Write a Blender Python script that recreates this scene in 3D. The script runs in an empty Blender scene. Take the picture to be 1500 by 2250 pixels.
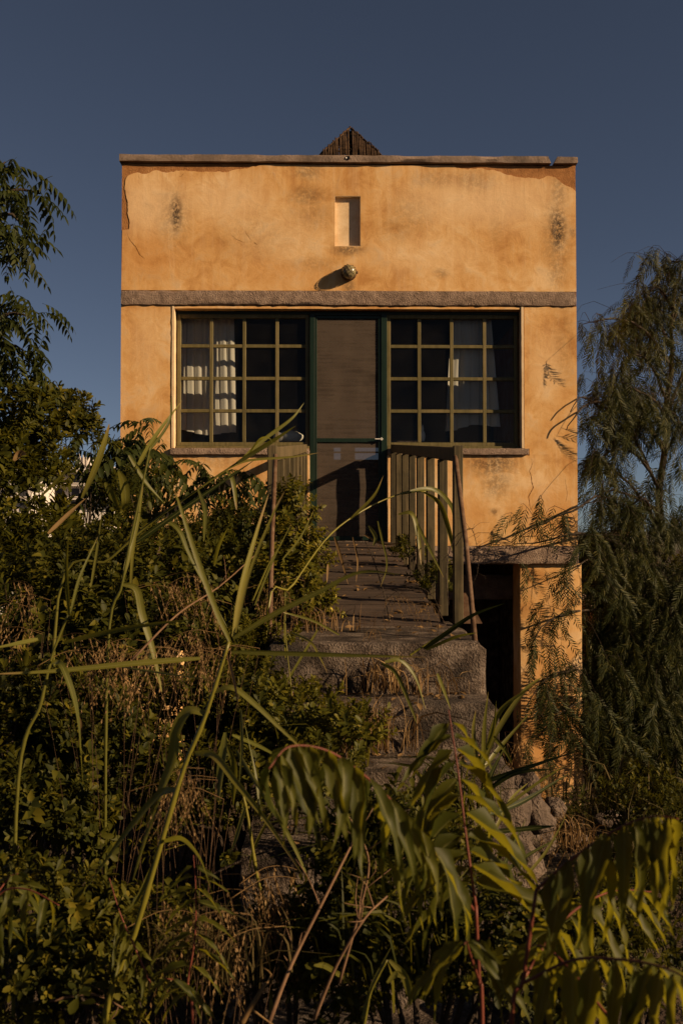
import bpy, bmesh, math, random
import numpy as np
from mathutils import Vector, Matrix, Euler, noise as mnoise

R = math.radians
rng = np.random.default_rng(11)
random.seed(11)
SC = bpy.context.scene
COL = SC.collection

# ------------------------------------------------------------------ camera, sky, sun, exposure
CAM = Vector((0.0, -9.5, 1.6))
FPX = 2187.0                     # 35 mm lens on a 24 mm wide portrait frame, in 1500-px-wide picture units
CE = Euler((R(90 + 1.5), 0, R(-0.8)), 'XYZ')
cd = bpy.data.cameras.new('camera')
cam = bpy.data.objects.new('camera', cd)
COL.objects.link(cam)
cam.location = CAM
cam.rotation_euler = CE
cd.sensor_fit = 'HORIZONTAL'
cd.sensor_width = 24
cd.lens = 35
cd.clip_start = 0.05
cd.clip_end = 6000
cd.dof.use_dof = True
cd.dof.focus_distance = 6.5
cd.dof.aperture_fstop = 9.0
SC.camera = cam

TO_SUN = Vector((2.2, -1.0, 0.95)).normalized()
SUN_EL = math.asin(TO_SUN.z)
SUN_ROT = math.atan2(TO_SUN.x, TO_SUN.y)
w = bpy.data.worlds.new('World')
SC.world = w
w.use_nodes = True
wn = w.node_tree.nodes
wl = w.node_tree.links
sky = wn.new('ShaderNodeTexSky')
sky.sky_type = 'NISHITA'
sky.sun_disc = False
sky.sun_elevation = SUN_EL
sky.sun_rotation = SUN_ROT
sky.air_density = 0.5
sky.dust_density = 0.3
sky.ozone_density = 1.5
hs = wn.new('ShaderNodeHueSaturation')
hs.inputs['Saturation'].default_value = 0.79
hs.inputs['Value'].default_value = 0.58
hs.inputs['Hue'].default_value = 0.501
wl.new(sky.outputs[0], hs.inputs['Color'])
wl.new(hs.outputs[0], wn['Background'].inputs['Color'])
wn['Background'].inputs['Strength'].default_value = 0.05

sl = bpy.data.lights.new('sun', 'SUN')
sl.energy = 5.0
sl.angle = R(0.5)
sl.color = (1.0, 0.71, 0.42)
so = bpy.data.objects.new('sun', sl)
COL.objects.link(so)
so.location = (12, -12, 10)
so.rotation_euler = TO_SUN.to_track_quat('Z', 'Y').to_euler()

SC.view_settings.view_transform = 'Standard'
SC.view_settings.look = 'None'
SC.view_settings.gamma = 1
SC.view_settings.use_curve_mapping = False
SC.view_settings.exposure = 0.62
SC.cycles.max_bounces = 8
SC.cycles.transparent_max_bounces = 24
SC.cycles.caustics_reflective = False
SC.cycles.caustics_refractive = False

# ------------------------------------------------------------------ helpers
CM = CE.to_matrix()


def at(px, py, Y):
    """world point seen at photo pixel (px, py) lying in the plane y = Y"""
    d = CM @ Vector(((px - 750) / FPX, (1125 - py) / FPX, -1))
    t = (Y - CAM.y) / d.y
    return CAM + d * t


def atd(px, py, d):
    return at(px, py, d - 9.5)


WLOC = {}


def thing(name, label, cat, loc=(0, 0, 0), group=None):
    o = bpy.data.objects.new(name, None)
    COL.objects.link(o)
    o.empty_display_size = 0.1
    o.location = loc
    WLOC[o.name] = Vector(loc)
    o['label'] = label
    o['category'] = cat
    if group:
        o['group'] = group
    return o


def link(o, parent):
    COL.objects.link(o)
    if parent is not None:
        o.parent = parent
        if parent.name in WLOC:
            o.matrix_parent_inverse = Matrix.Translation(-WLOC[parent.name])
    return o


def obj(name, me, mat, parent=None, label=None, cat=None, group=None, kind=None):
    if mat is not None and not me.materials:
        me.materials.append(mat)
    o = bpy.data.objects.new(name, me)
    if parent is None and kind != 'structure' and len(me.vertices):
        n = len(me.vertices)
        co = np.empty(n * 3, np.float32)
        me.vertices.foreach_get('co', co)
        co = co.reshape(-1, 3)
        b = np.array([co[:, 0].mean(), co[:, 1].mean(), co[:, 2].min()], np.float32)
        me.vertices.foreach_set('co', (co - b).ravel())
        o.location = b.tolist()
    link(o, parent)
    if label:
        o['label'] = label
    if cat:
        o['category'] = cat
    if group:
        o['group'] = group
    if kind:
        o['kind'] = kind
    return o


def np_mesh(name, V, T, v=None, smooth=False, rib=False):
    """triangle mesh from numpy arrays, v = per-vertex float attribute"""
    me = bpy.data.meshes.new(name)
    V = np.ascontiguousarray(V, np.float32)
    T = np.ascontiguousarray(T, np.int32)
    me.vertices.add(len(V))
    me.vertices.foreach_set('co', V.ravel())
    me.loops.add(T.size)
    me.loops.foreach_set('vertex_index', T.ravel())
    me.polygons.add(len(T))
    me.polygons.foreach_set('loop_start', np.arange(0, T.size, 3, dtype=np.int32))
    if smooth:
        me.polygons.foreach_set('use_smooth', np.ones(len(T), bool))
    me.update(calc_edges=True)
    if v is not None:
        a = me.attributes.new('v', 'FLOAT', 'POINT')
        a.data.foreach_set('value', np.ascontiguousarray(v, np.float32))
    if rib:
        a = me.attributes.new('m', 'FLOAT', 'POINT')
        mm = np.zeros(len(V), np.float32)
        mm[1::3] = 1
        a.data.foreach_set('value', mm)
    me.validate()
    return me


def bm_mesh(name, bm, smooth=False):
    me = bpy.data.meshes.new(name)
    bmesh.ops.recalc_face_normals(bm, faces=bm.faces)
    bm.to_mesh(me)
    bm.free()
    if smooth:
        for p in me.polygons:
            p.use_smooth = True
    return me


def box_bm(bm, x0, x1, y0, y1, z0, z1, bev=0.0, seg=1):
    r = bmesh.ops.create_cube(bm, size=1)
    vs = r['verts']
    bmesh.ops.scale(bm, vec=(abs(x1 - x0), abs(y1 - y0), abs(z1 - z0)), verts=vs)
    bmesh.ops.translate(bm, vec=((x0 + x1) / 2, (y0 + y1) / 2, (z0 + z1) / 2), verts=vs)
    if bev > 0:
        es = list({e for v in vs for e in v.link_edges})
        bmesh.ops.bevel(bm, geom=es, offset=bev, segments=seg, affect='EDGES', profile=0.5)


def box(name, x0, x1, y0, y1, z0, z1, bev=0.003):
    bm = bmesh.new()
    box_bm(bm, x0, x1, y0, y1, z0, z1, bev)
    return bm_mesh(name, bm)


def rough_box(name, x0, x1, y0, y1, z0, z1, cell=0.05, amp=0.006, bev=0.012, freq=9.0, chip=0.0):
    """box cut into cells with rounded, chipped edges and uneven faces"""
    bm = bmesh.new()
    n = [max(1, int(round((b - a) / cell))) for a, b in ((x0, x1), (y0, y1), (z0, z1))]
    n = [min(k, 90) for k in n]
    lo = (x0, y0, z0)
    sz = (x1 - x0, y1 - y0, z1 - z0)
    grid = {}

    def vert(i, j, k):
        key = (i, j, k)
        if key not in grid:
            p = Vector((lo[0] + sz[0] * i / n[0], lo[1] + sz[1] * j / n[1], lo[2] + sz[2] * k / n[2]))
            ext = [(i == 0) - (i == n[0]), (j == 0) - (j == n[1]), (k == 0) - (k == n[2])]
            ne = sum(abs(e) for e in ext)
            q = p.copy()
            if ne >= 2:
                c = 1.0 + chip * max(0, mnoise.noise(p * 4.1)) * 4
                for a in range(3):
                    q[a] += ext[a] * bev * c
            d = Vector((mnoise.noise(p * freq), mnoise.noise(p * freq + Vector((7, 3, 1))), mnoise.noise(p * freq + Vector((1, 9, 5)))))
            q += d * amp
            grid[key] = bm.verts.new(q)
        return grid[key]
    for ax in range(3):
        b, c = (ax + 1) % 3, (ax + 2) % 3
        for side in (0, n[ax]):
            for u in range(n[b]):
                for v_ in range(n[c]):
                    idx = []
                    for du, dv in ((0, 0), (1, 0), (1, 1), (0, 1)):
                        t = [0, 0, 0]
                        t[ax] = side
                        t[b] = u + du
                        t[c] = v_ + dv
                        idx.append(vert(*t))
                    bm.faces.new(idx)
    me = bm_mesh(name, bm, True)
    me.set_sharp_from_angle(angle=R(38))
    return me


def slab2d(name, outline, holes, yf, yb, bev=0.0):
    """flat shape drawn in (x, z), extruded from y = yf (front) to yb; holes cut through"""
    cu = bpy.data.curves.new(name, 'CURVE')
    cu.dimensions = '2D'
    cu.fill_mode = 'BOTH'
    cu.extrude = (yb - yf) / 2
    for ring in [outline] + list(holes):
        s = cu.splines.new('POLY')
        s.points.add(len(ring) - 1)
        for p, q in zip(s.points, ring):
            p.co = (q[0], q[1], 0, 1)
        s.use_cyclic_u = True
    o = bpy.data.objects.new(name, cu)
    COL.objects.link(o)
    dg = bpy.context.evaluated_depsgraph_get()
    me = bpy.data.meshes.new_from_object(o.evaluated_get(dg))
    bpy.data.objects.remove(o)
    bpy.data.curves.remove(cu)
    me.transform(Matrix.Translation((0, (yf + yb) / 2, 0)) @ Matrix.Rotation(R(90), 4, 'X'))
    me.materials.clear()
    me.name = name
    return me


def spline(pts, n):
    """Catmull-Rom through points (any number of columns)"""
    P = np.array([list(p) for p in pts], float)
    if len(P) == 2:
        t = np.linspace(0, 1, n)[:, None]
        return P[0] * (1 - t) + P[1] * t
    Q = np.vstack([2 * P[0] - P[1], P, 2 * P[-1] - P[-2]])
    out = []
    for u in np.linspace(0, len(P) - 1 - 1e-9, n):
        i = int(u)
        t = u - i
        a, b, c, d = Q[i:i + 4]
        out.append(0.5 * (2 * b + (c - a) * t + (2 * a - 5 * b + 4 * c - d) * t * t + (3 * b - a - 3 * c + d) * t ** 3))
    return np.array(out)


def unit(a):
    return a / np.maximum(np.linalg.norm(a, axis=-1, keepdims=True), 1e-9)


def tube_np(P, rad, k=6):
    P = np.array(P, float)
    n = len(P)
    rad = np.broadcast_to(np.array(rad, float), (n,))
    T = unit(np.gradient(P, axis=0))
    ref = np.array([0.3, 0.9, 0.2]) if abs(T[0, 1]) < 0.8 else np.array([1, 0, 0.1])
    A = unit(np.cross(T, ref))
    B = np.cross(T, A)
    ang = np.linspace(0, 2 * math.pi, k, endpoint=False)
    V = (P[:, None] + rad[:, None, None] * (np.cos(ang)[None, :, None] * A[:, None] + np.sin(ang)[None, :, None] * B[:, None])).reshape(-1, 3)
    F = []
    for i in range(n - 1):
        for j in range(k):
            a, b = i * k + j, i * k + (j + 1) % k
            F += [(a, b, b + k), (a, b + k, a + k)]
    V = np.vstack([V, P[:1], P[-1:]])
    for j in range(k):
        F.append((n * k, (j + 1) % k, j))
        F.append((n * k + 1, (n - 1) * k + j, (n - 1) * k + (j + 1) % k))
    return V, np.array(F)


class Acc:
    """collects triangle soups into one mesh"""
    def __init__(s):
        s.V, s.T, s.v, s.n = [], [], [], 0

    def add(s, V, T, v=0.5):
        s.V.append(V)
        s.T.append(np.asarray(T) + s.n)
        s.v.append(np.broadcast_to(np.asarray(v, float), (len(V),)))
        s.n += len(V)

    def inst(s, tpl, Rm, P, sc, v):
        """k copies of template (V, T, v) with rotations Rm (k,3,3), positions P, scales sc"""
        V, T, tv = tpl
        k = len(P)
        W = np.einsum('kij,nj->kni', Rm, V) * np.asarray(sc)[:, None, None] + P[:, None]
        TT = (T[None] + (np.arange(k) * len(V))[:, None, None]).reshape(-1, 3)
        vv = np.clip(tv[None] * 0.6 + np.asarray(v)[:, None] * 0.4, 0, 1).ravel()
        s.add(W.reshape(-1, 3), TT, vv)

    def mesh(s, name, smooth=False):
        return np_mesh(name, np.vstack(s.V), np.vstack(s.T), np.concatenate(s.v), smooth)


def tube(name, P, rad, k=6):
    V, T = tube_np(P, rad, k)
    return np_mesh(name, V, T, np.full(len(V), 0.5), True)


def frames(X, up):
    """rotation matrices whose columns are x along X and z close to up"""
    X = unit(np.asarray(X, float))
    up = np.broadcast_to(np.asarray(up, float), X.shape)
    Yv = np.cross(up, X)
    bad = np.linalg.norm(Yv, axis=-1) < 1e-4
    if bad.any():
        Yv[bad] = np.cross(np.array([0.1, 1, 0.2]), X[bad])
    Yv = unit(Yv)
    Z = np.cross(X, Yv)
    return np.stack([X, Yv, Z], axis=-1)


def rand_unit(k):
    return unit(rng.normal(size=(k, 3)))


# ------------------------------------------------------------------ materials
def new_mat(name):
    m = bpy.data.materials.new(name)
    m.use_nodes = True
    nt = m.node_tree
    return m, nt.nodes, nt.links, nt.nodes['Principled BSDF']


def N(nodes, typ, **kw):
    n = nodes.new(typ)
    for k, v_ in kw.items():
        setattr(n, k, v_)
    return n


def noise_n(nodes, links, scale, detail=4, rough=0.55, vec=None, dist=0.0):
    n = N(nodes, 'ShaderNodeTexNoise')
    n.inputs['Scale'].default_value = scale
    n.inputs['Detail'].default_value = detail
    n.inputs['Roughness'].default_value = rough
    n.inputs['Distortion'].default_value = dist
    if vec is not None:
        links.new(vec, n.inputs['Vector'])
    return n


def ramp(nodes, links, fac, stops):
    r = N(nodes, 'ShaderNodeValToRGB')
    el = r.color_ramp.elements
    while len(el) < len(stops):
        el.new(0.5)
    for e, (p, c) in zip(el, stops):
        e.position = p
        e.color = (c[0], c[1], c[2], 1) if len(c) == 3 else c
    links.new(fac, r.inputs['Fac'])
    return r


def math_n(nodes, links, op, a, b=None, clamp=False):
    n = N(nodes, 'ShaderNodeMath', operation=op, use_clamp=clamp)
    for i, q in enumerate((a, b)):
        if q is None:
            continue
        if isinstance(q, (int, float)):
            n.inputs[i].default_value = q
        else:
            links.new(q, n.inputs[i])
    return n.outputs[0]


def mixc(nodes, links, fac, a, b, blend='MIX'):
    n = N(nodes, 'ShaderNodeMix', data_type='RGBA', blend_type=blend)
    for i, q in ((0, fac), (6, a), (7, b)):
        if isinstance(q, (int, float)):
            n.inputs[i].default_value = q
        elif isinstance(q, tuple):
            n.inputs[i].default_value = (q[0], q[1], q[2], 1)
        else:
            links.new(q, n.inputs[i])
    return n.outputs[2]


def bump(nodes, links, bsdf, height, strength, dist=0.01, prev=None):
    b = N(nodes, 'ShaderNodeBump')
    b.inputs['Strength'].default_value = strength
    b.inputs['Distance'].default_value = dist
    links.new(height, b.inputs['Height'])
    if prev is not None:
        links.new(prev, b.inputs['Normal'])
    links.new(b.outputs[0], bsdf.inputs['Normal'])
    return b.outputs[0]


def rough_mat(name, cols, scale=6, fine=80, bstr=0.4, bdist=0.006, rough=0.9, spec=0.2, stops=None, blotch=None):
    m, nd, ln, b = new_mat(name)
    pos = N(nd, 'ShaderNodeNewGeometry').outputs['Position']
    n1 = noise_n(nd, ln, scale, 6, 0.6, pos)
    n2 = noise_n(nd, ln, fine, 3, 0.6, pos)
    f = math_n(nd, ln, 'ADD', math_n(nd, ln, 'MULTIPLY', n1.outputs[0], 0.75), math_n(nd, ln, 'MULTIPLY', n2.outputs[0], 0.25))
    stops = stops or [0.34 + 0.32 * i / (len(cols) - 1) for i in range(len(cols))]
    c = ramp(nd, ln, f, list(zip(stops, cols))).outputs[0]
    if blotch:
        nb = noise_n(nd, ln, blotch[1], 5, 0.65, pos)
        fb = ramp(nd, ln, nb.outputs[0], [(0.5, (0, 0, 0)), (0.68, (1, 1, 1))]).outputs[0]
        c = mixc(nd, ln, math_n(nd, ln, 'MULTIPLY', fb, blotch[2]), c, blotch[0])
    ln.new(c, b.inputs['Base Color'])
    b.inputs['Roughness'].default_value = rough
    b.inputs['Specular IOR Level'].default_value = spec
    h = math_n(nd, ln, 'ADD', math_n(nd, ln, 'MULTIPLY', n1.outputs[0], 0.5), n2.outputs[0])
    bump(nd, ln, b, h, bstr, bdist)
    return m


def leaf_mat(name, cols, transl=0.28, rough=0.55, spec=0.12, tcol=(0.14, 0.17, 0.02)):
    if 'shrub' in name or 'pinnate' in name or 'compound' in name or 'vine' in name:
        cols = [tuple(q * (1.0 if 'compound' in name else .86) for q in c_) for c_ in cols]
        tcol = tuple(q * .7 for q in tcol)
    m, nd, ln, b = new_mat(name)
    at_ = N(nd, 'ShaderNodeAttribute', attribute_name='v')
    oi = N(nd, 'ShaderNodeObjectInfo')
    f = math_n(nd, ln, 'ADD', math_n(nd, ln, 'MULTIPLY', at_.outputs['Fac'], 0.7), math_n(nd, ln, 'MULTIPLY', oi.outputs['Random'], 0.3))
    c = ramp(nd, ln, f, [(0.15 + 0.75 * i / (len(cols) - 1), q) for i, q in enumerate(cols)]).outputs[0]
    pos = N(nd, 'ShaderNodeNewGeometry').outputs['Position']
    nz = noise_n(nd, ln, 45, 3, 0.6, pos)
    c = mixc(nd, ln, math_n(nd, ln, 'MULTIPLY', nz.outputs[0], 0.5), c, mixc(nd, ln, 0.5, c, (0.02, 0.025, 0.006)))
    am = N(nd, 'ShaderNodeAttribute', attribute_name='m')
    rib = ramp(nd, ln, am.outputs['Fac'], [(0.84, (0, 0, 0)), (0.96, (1, 1, 1))]).outputs[0]
    c = mixc(nd, ln, math_n(nd, ln, 'MULTIPLY', rib, 0.55), c, (0.20, 0.19, 0.06))
    ln.new(c, b.inputs['Base Color'])
    b.inputs['Roughness'].default_value = rough
    b.inputs['Specular IOR Level'].default_value = spec
    tr = N(nd, 'ShaderNodeBsdfTranslucent')
    tr.inputs['Color'].default_value = (*tcol, 1)
    ms = N(nd, 'ShaderNodeMixShader')
    ms.inputs[0].default_value = transl
    ln.new(b.outputs[0], ms.inputs[1])
    ln.new(tr.outputs[0], ms.inputs[2])
    ln.new(ms.outputs[0], nd['Material Output'].inputs['Surface'])
    return m


def px_stain(nd, ln, pos, x, y, rx, ry, nz=None):
    """soft mask round a photo pixel on the facade, returns 0..1 socket"""
    p = at(x, y, 0)
    s = N(nd, 'ShaderNodeVectorMath', operation='SUBTRACT')
    ln.new(pos, s.inputs[0])
    s.inputs[1].default_value = (p.x, 0, p.z)
    q = N(nd, 'ShaderNodeVectorMath', operation='MULTIPLY')
    ln.new(s.outputs[0], q.inputs[0])
    q.inputs[1].default_value = (230 / rx, 0, 230 / ry)
    l = N(nd, 'ShaderNodeVectorMath', operation='LENGTH')
    ln.new(q.outputs[0], l.inputs[0])
    mr = N(nd, 'ShaderNodeMapRange', interpolation_type='SMOOTHSTEP')
    ln.new(l.outputs['Value'], mr.inputs['Value'])
    mr.inputs['From Min'].default_value = 1.0
    mr.inputs['From Max'].default_value = 0.1
    return mr.outputs['Result']


def ochre_mat():
    m, nd, ln, b = new_mat('ochre_paint')
    pos = N(nd, 'ShaderNodeNewGeometry').outputs['Position']
    big = noise_n(nd, ln, 1.3, 5, 0.6, pos, 0.4)
    mid = noise_n(nd, ln, 5, 7, 0.7, pos, 0.5)
    fine = noise_n(nd, ln, 140, 3, 0.6, pos)
    grit = noise_n(nd, ln, 420, 2, 0.5, pos)
    f = math_n(nd, ln, 'ADD', math_n(nd, ln, 'MULTIPLY', big.outputs[0], 0.55), math_n(nd, ln, 'MULTIPLY', mid.outputs[0], 0.45))
    c = ramp(nd, ln, f, [(0.40, (0.43, 0.215, 0.07)), (0.475, (0.55, 0.31, 0.115)), (0.53, (0.60, 0.365, 0.155)), (0.60, (0.69, 0.48, 0.26))]).outputs[0]
    # bleached paint near the top corners
    for (x, y, rx, ry, k) in ((330, 450, 120, 100, 0.6), (1140, 440, 180, 100, 0.5), (500, 440, 140, 80, 0.5), (1000, 440, 200, 90, 0.5), (620, 520, 150, 90, .3), (930, 560, 200, 70, .3), (1200, 800, 60, 120, .3), (960, 1080, 90, 80, .3), (320, 760, 60, 120, .25)):
        s = px_stain(nd, ln, pos, x, y, rx, ry)
        c = mixc(nd, ln, math_n(nd, ln, 'MULTIPLY', s, k), c, (0.70, 0.51, 0.31))
    # stronger orange lower down
    for (x, y, rx, ry, k) in ((1200, 1130, 110, 110, 0.5), (330, 560, 120, 70, 0.4), (640, 600, 160, 50, 0.3), (1210, 1600, 110, 260, 0.8), (1000, 1130, 160, 60, 0.3), (230, 900, 160, 120, .25)):
        s = px_stain(nd, ln, pos, x, y, rx, ry)
        c = mixc(nd, ln, math_n(nd, ln, 'MULTIPLY', s, k), c, (0.50, 0.235, 0.07))
    # mildew
    spk = noise_n(nd, ln, 26, 6, 0.75, pos)
    spr = ramp(nd, ln, spk.outputs[0], [(0.40, (0, 0, 0)), (0.54, (1, 1, 1))]).outputs[0]
    acc = None
    for (x, y, rx, ry, k) in ((386, 470, 20, 55, 1.0), (384, 480, 45, 80, .35), (1224, 505, 26, 70, 1.0), (1222, 520, 40, 110, .4), (1228, 420, 26, 60, .45), (1224, 590, 30, 60, .4), (676, 376, 40, 26, .5), (675, 430, 50, 30, .5), (690, 470, 60, 40, .25),
                              (765, 548, 45, 18, .7), (1080, 1015, 70, 40, .8), (1090, 1060, 40, 45, .5), (960, 392, 70, 26, .3), (1040, 395, 60, 30, .35),
                              (870, 500, 50, 40, .25), (900, 470, 60, 60, .25), (1256, 510, 10, 20, .5), (968, 600, 20, 14, .4), (1240, 750, 30, 120, .22),
                              (1085, 1125, 14, 10, .6), (560, 520, 120, 60, .18), (690, 580, 70, 22, .25), (1090, 505, 20, 40, .2), (480, 1010, 90, 22, .3), (766, 628, 16, 22, .6)):
        s = px_stain(nd, ln, pos, x, y, rx * 1.25, ry * 1.25)
        s = math_n(nd, ln, 'MULTIPLY', s, k)
        acc = s if acc is None else math_n(nd, ln, 'MAXIMUM', acc, s)
    spm = math_n(nd, ln, 'ADD', math_n(nd, ln, 'MULTIPLY', spr, 0.75), 0.25)
    c = mixc(nd, ln, math_n(nd, ln, 'MULTIPLY', acc, spm, True), c, (0.06, 0.042, 0.03))
    # drips below the parapet, the band and the sills
    mp = N(nd, 'ShaderNodeMapping')
    mp.inputs['Scale'].default_value = (13, 1, 0.9)
    ln.new(pos, mp.inputs['Vector'])
    drip = noise_n(nd, ln, 1.0, 5, 0.7, mp.outputs[0])
    dm = ramp(nd, ln, drip.outputs[0], [(0.50, (0, 0, 0)), (0.66, (1, 1, 1))]).outputs[0]
    sx = N(nd, 'ShaderNodeSeparateXYZ')
    ln.new(pos, sx.inputs[0])
    ev = None
    for (ya, yb, k) in ((362, 470, .55), (1000, 1080, .5), (672, 730, .25)):
        mr = N(nd, 'ShaderNodeMapRange')
        ln.new(sx.outputs[2], mr.inputs['Value'])
        mr.inputs['From Min'].default_value = at(765, yb, 0).z
        mr.inputs['From Max'].default_value = at(765, ya, 0).z
        up_ = math_n(nd, ln, 'LESS_THAN', sx.outputs[2], at(765, ya, 0).z + .01)
        q_ = math_n(nd, ln, 'MULTIPLY', math_n(nd, ln, 'MULTIPLY', mr.outputs[0], up_), k)
        ev = q_ if ev is None else math_n(nd, ln, 'MAXIMUM', ev, q_)
    c = mixc(nd, ln, math_n(nd, ln, 'MULTIPLY', dm, ev), c, (0.34, 0.15, 0.05))
    sm = ramp(nd, ln, drip.outputs[0], [(0.36, (1, 1, 1)), (0.48, (0, 0, 0))]).outputs[0]
    c = mixc(nd, ln, math_n(nd, ln, 'MULTIPLY', sm, .22), c, (0.70, 0.50, 0.29))
    # small pits and grime everywhere
    gr = ramp(nd, ln, mid.outputs[0], [(0.54, (0, 0, 0)), (0.72, (1, 1, 1))]).outputs[0]
    c = mixc(nd, ln, math_n(nd, ln, 'MULTIPLY', gr, 0.45), c, (0.34, 0.21, 0.115))
    pit = ramp(nd, ln, fine.outputs[0], [(0.24, (1, 1, 1)), (0.36, (0, 0, 0))]).outputs[0]
    c = mixc(nd, ln, math_n(nd, ln, 'MULTIPLY', pit, 0.35), c, (0.28, 0.15, 0.06))
    ln.new(c, b.inputs['Base Color'])
    b.inputs['Roughness'].default_value = 0.9
    b.inputs['Specular IOR Level'].default_value = 0.15
    n0 = bump(nd, ln, b, mid.outputs[0], 0.25, 0.02)
    h = math_n(nd, ln, 'ADD', fine.outputs[0], math_n(nd, ln, 'MULTIPLY', grit.outputs[0], 0.6))
    bump(nd, ln, b, h, 0.35, 0.003, n0)
    return m


def wood_mat(name, c1, c2, c3, axis='Y', rough=0.7, bstr=0.4):
    m, nd, ln, b = new_mat(name)
    pos = N(nd, 'ShaderNodeNewGeometry').outputs['Position']
    mp = N(nd, 'ShaderNodeMapping')
    sc = {'X': (2, 40, 40), 'Y': (40, 2, 40), 'Z': (40, 40, 2)}[axis]
    mp.inputs['Scale'].default_value = sc
    ln.new(pos, mp.inputs['Vector'])
    n1 = noise_n(nd, ln, 1.0, 6, 0.65, mp.outputs[0], 0.4)
    n2 = noise_n(nd, ln, 7, 5, 0.7, pos)
    oi = N(nd, 'ShaderNodeObjectInfo')
    f = math_n(nd, ln, 'ADD', math_n(nd, ln, 'MULTIPLY', n1.outputs[0], 0.6), math_n(nd, ln, 'MULTIPLY', n2.outputs[0], 0.3))
    f = math_n(nd, ln, 'ADD', f, math_n(nd, ln, 'MULTIPLY', oi.outputs['Random'], 0.12))
    c = ramp(nd, ln, f, [(0.36, c1), (0.5, c2), (0.66, c3)]).outputs[0]
    ln.new(c, b.inputs['Base Color'])
    b.inputs['Roughness'].default_value = rough
    b.inputs['Specular IOR Level'].default_value = 0.25
    bump(nd, ln, b, n1.outputs[0], bstr, 0.004)
    return m


def glass_mat():
    m, nd, ln, b = new_mat('window_glass')
    nd.remove(b)
    tr = N(nd, 'ShaderNodeBsdfTransparent')
    tr.inputs['Color'].default_value = (0.86, 0.88, 0.86, 1)
    gl = N(nd, 'ShaderNodeBsdfGlossy')
    gl.inputs['Roughness'].default_value = 0.03
    df = N(nd, 'ShaderNodeBsdfDiffuse')
    df.inputs['Color'].default_value = (0.30, 0.27, 0.23, 1)
    fr = N(nd, 'ShaderNodeFresnel')
    fr.inputs['IOR'].default_value = 1.3
    pos = N(nd, 'ShaderNodeNewGeometry').outputs['Position']
    nz = noise_n(nd, ln, 5, 5, 0.7, pos)
    dr = ramp(nd, ln, nz.outputs[0], [(0.35, (0.003, 0.003, 0.003)), (0.75, (0.022, 0.022, 0.022))]).outputs[0]
    m1 = N(nd, 'ShaderNodeMixShader')
    m2 = N(nd, 'ShaderNodeMixShader')
    ln.new(fr.outputs[0], m1.inputs[0])
    ln.new(tr.outputs[0], m1.inputs[1])
    ln.new(gl.outputs[0], m1.inputs[2])
    ln.new(dr, m2.inputs[0])
    ln.new(m1.outputs[0], m2.inputs[1])
    ln.new(df.outputs[0], m2.inputs[2])
    ln.new(m2.outputs[0], nd['Material Output'].inputs['Surface'])
    return m


def veil_mat(name, col, alpha, transl=0.0, weave=0.0):
    """woven sheet: part of the light passes through the holes of the weave"""
    m, nd, ln, b = new_mat(name)
    pos = N(nd, 'ShaderNodeNewGeometry').outputs['Position']
    mp = N(nd, 'ShaderNodeMapping')
    mp.inputs['Scale'].default_value = (3, 3, 45)
    ln.new(pos, mp.inputs['Vector'])
    n1 = noise_n(nd, ln, 1.0, 5, 0.7, mp.outputs[0])
    n2 = noise_n(nd, ln, 3, 5, 0.7, pos)
    f = math_n(nd, ln, 'ADD', math_n(nd, ln, 'MULTIPLY', n1.outputs[0], 0.5), math_n(nd, ln, 'MULTIPLY', n2.outputs[0], 0.5))
    dk = tuple(q * 0.55 for q in col)
    lt = tuple(min(1, q * 1.2) for q in col)
    c = ramp(nd, ln, f, [(0.35, dk), (0.5, col), (0.65, lt)]).outputs[0] if weave else None
    if c is not None:
        ln.new(c, b.inputs['Base Color'])
    else:
        b.inputs['Base Color'].default_value = (*col, 1)
    b.inputs['Roughness'].default_value = 0.95
    b.inputs['Specular IOR Level'].default_value = 0.05
    sh = b.outputs[0]
    if transl:
        t = N(nd, 'ShaderNodeBsdfTranslucent')
        t.inputs['Color'].default_value = (*col, 1)
        mx = N(nd, 'ShaderNodeMixShader')
        mx.inputs[0].default_value = transl
        ln.new(sh, mx.inputs[1])
        ln.new(t.outputs[0], mx.inputs[2])
        sh = mx.outputs[0]
    tp = N(nd, 'ShaderNodeBsdfTransparent')
    mx = N(nd, 'ShaderNodeMixShader')
    mx.inputs[0].default_value = alpha
    ln.new(tp.outputs[0], mx.inputs[1])
    ln.new(sh, mx.inputs[2])
    ln.new(mx.outputs[0], nd['Material Output'].inputs['Surface'])
    return m


M = {}
M['ochre'] = ochre_mat()
M['mortar'] = rough_mat('bare_brown_render', [(0.20, 0.085, 0.028), (0.30, 0.135, 0.046), (0.40, 0.20, 0.075)], 9, 90, 0.7, 0.01)
M['band'] = rough_mat('roughcast_cement', [(0.13, 0.090, 0.066), (0.22, 0.155, 0.116), (0.30, 0.22, 0.165)], 14, 85, 1.0, 0.018)
M['cap'] = rough_mat('parapet_cement', [(0.13, 0.094, 0.07), (0.21, 0.152, 0.115), (0.28, 0.205, 0.16)], 8, 60, 0.6, 0.01, blotch=((0.08, 0.06, 0.05), 3, 0.6))
M['stair'] = rough_mat('exposed_aggregate_concrete', [(0.026, 0.019, 0.014), (0.078, 0.056, 0.041), (0.18, 0.14, 0.11)], 9, 110, 1.0, 0.022, stops=[0.40, 0.5, 0.60], blotch=((0.04, 0.035, 0.03), 2.5, 0.6))
M['trim'] = rough_mat('cream_trim_paint', [(0.52, 0.36, 0.20), (0.62, 0.46, 0.28), (0.66, 0.52, 0.34)], 12, 120, 0.3, 0.004)
M['olive'] = wood_mat('olive_green_paint', (0.065, 0.052, 0.018), (0.11, 0.09, 0.034), (0.17, 0.13, 0.058), 'Z', 0.6, 0.25)
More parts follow.
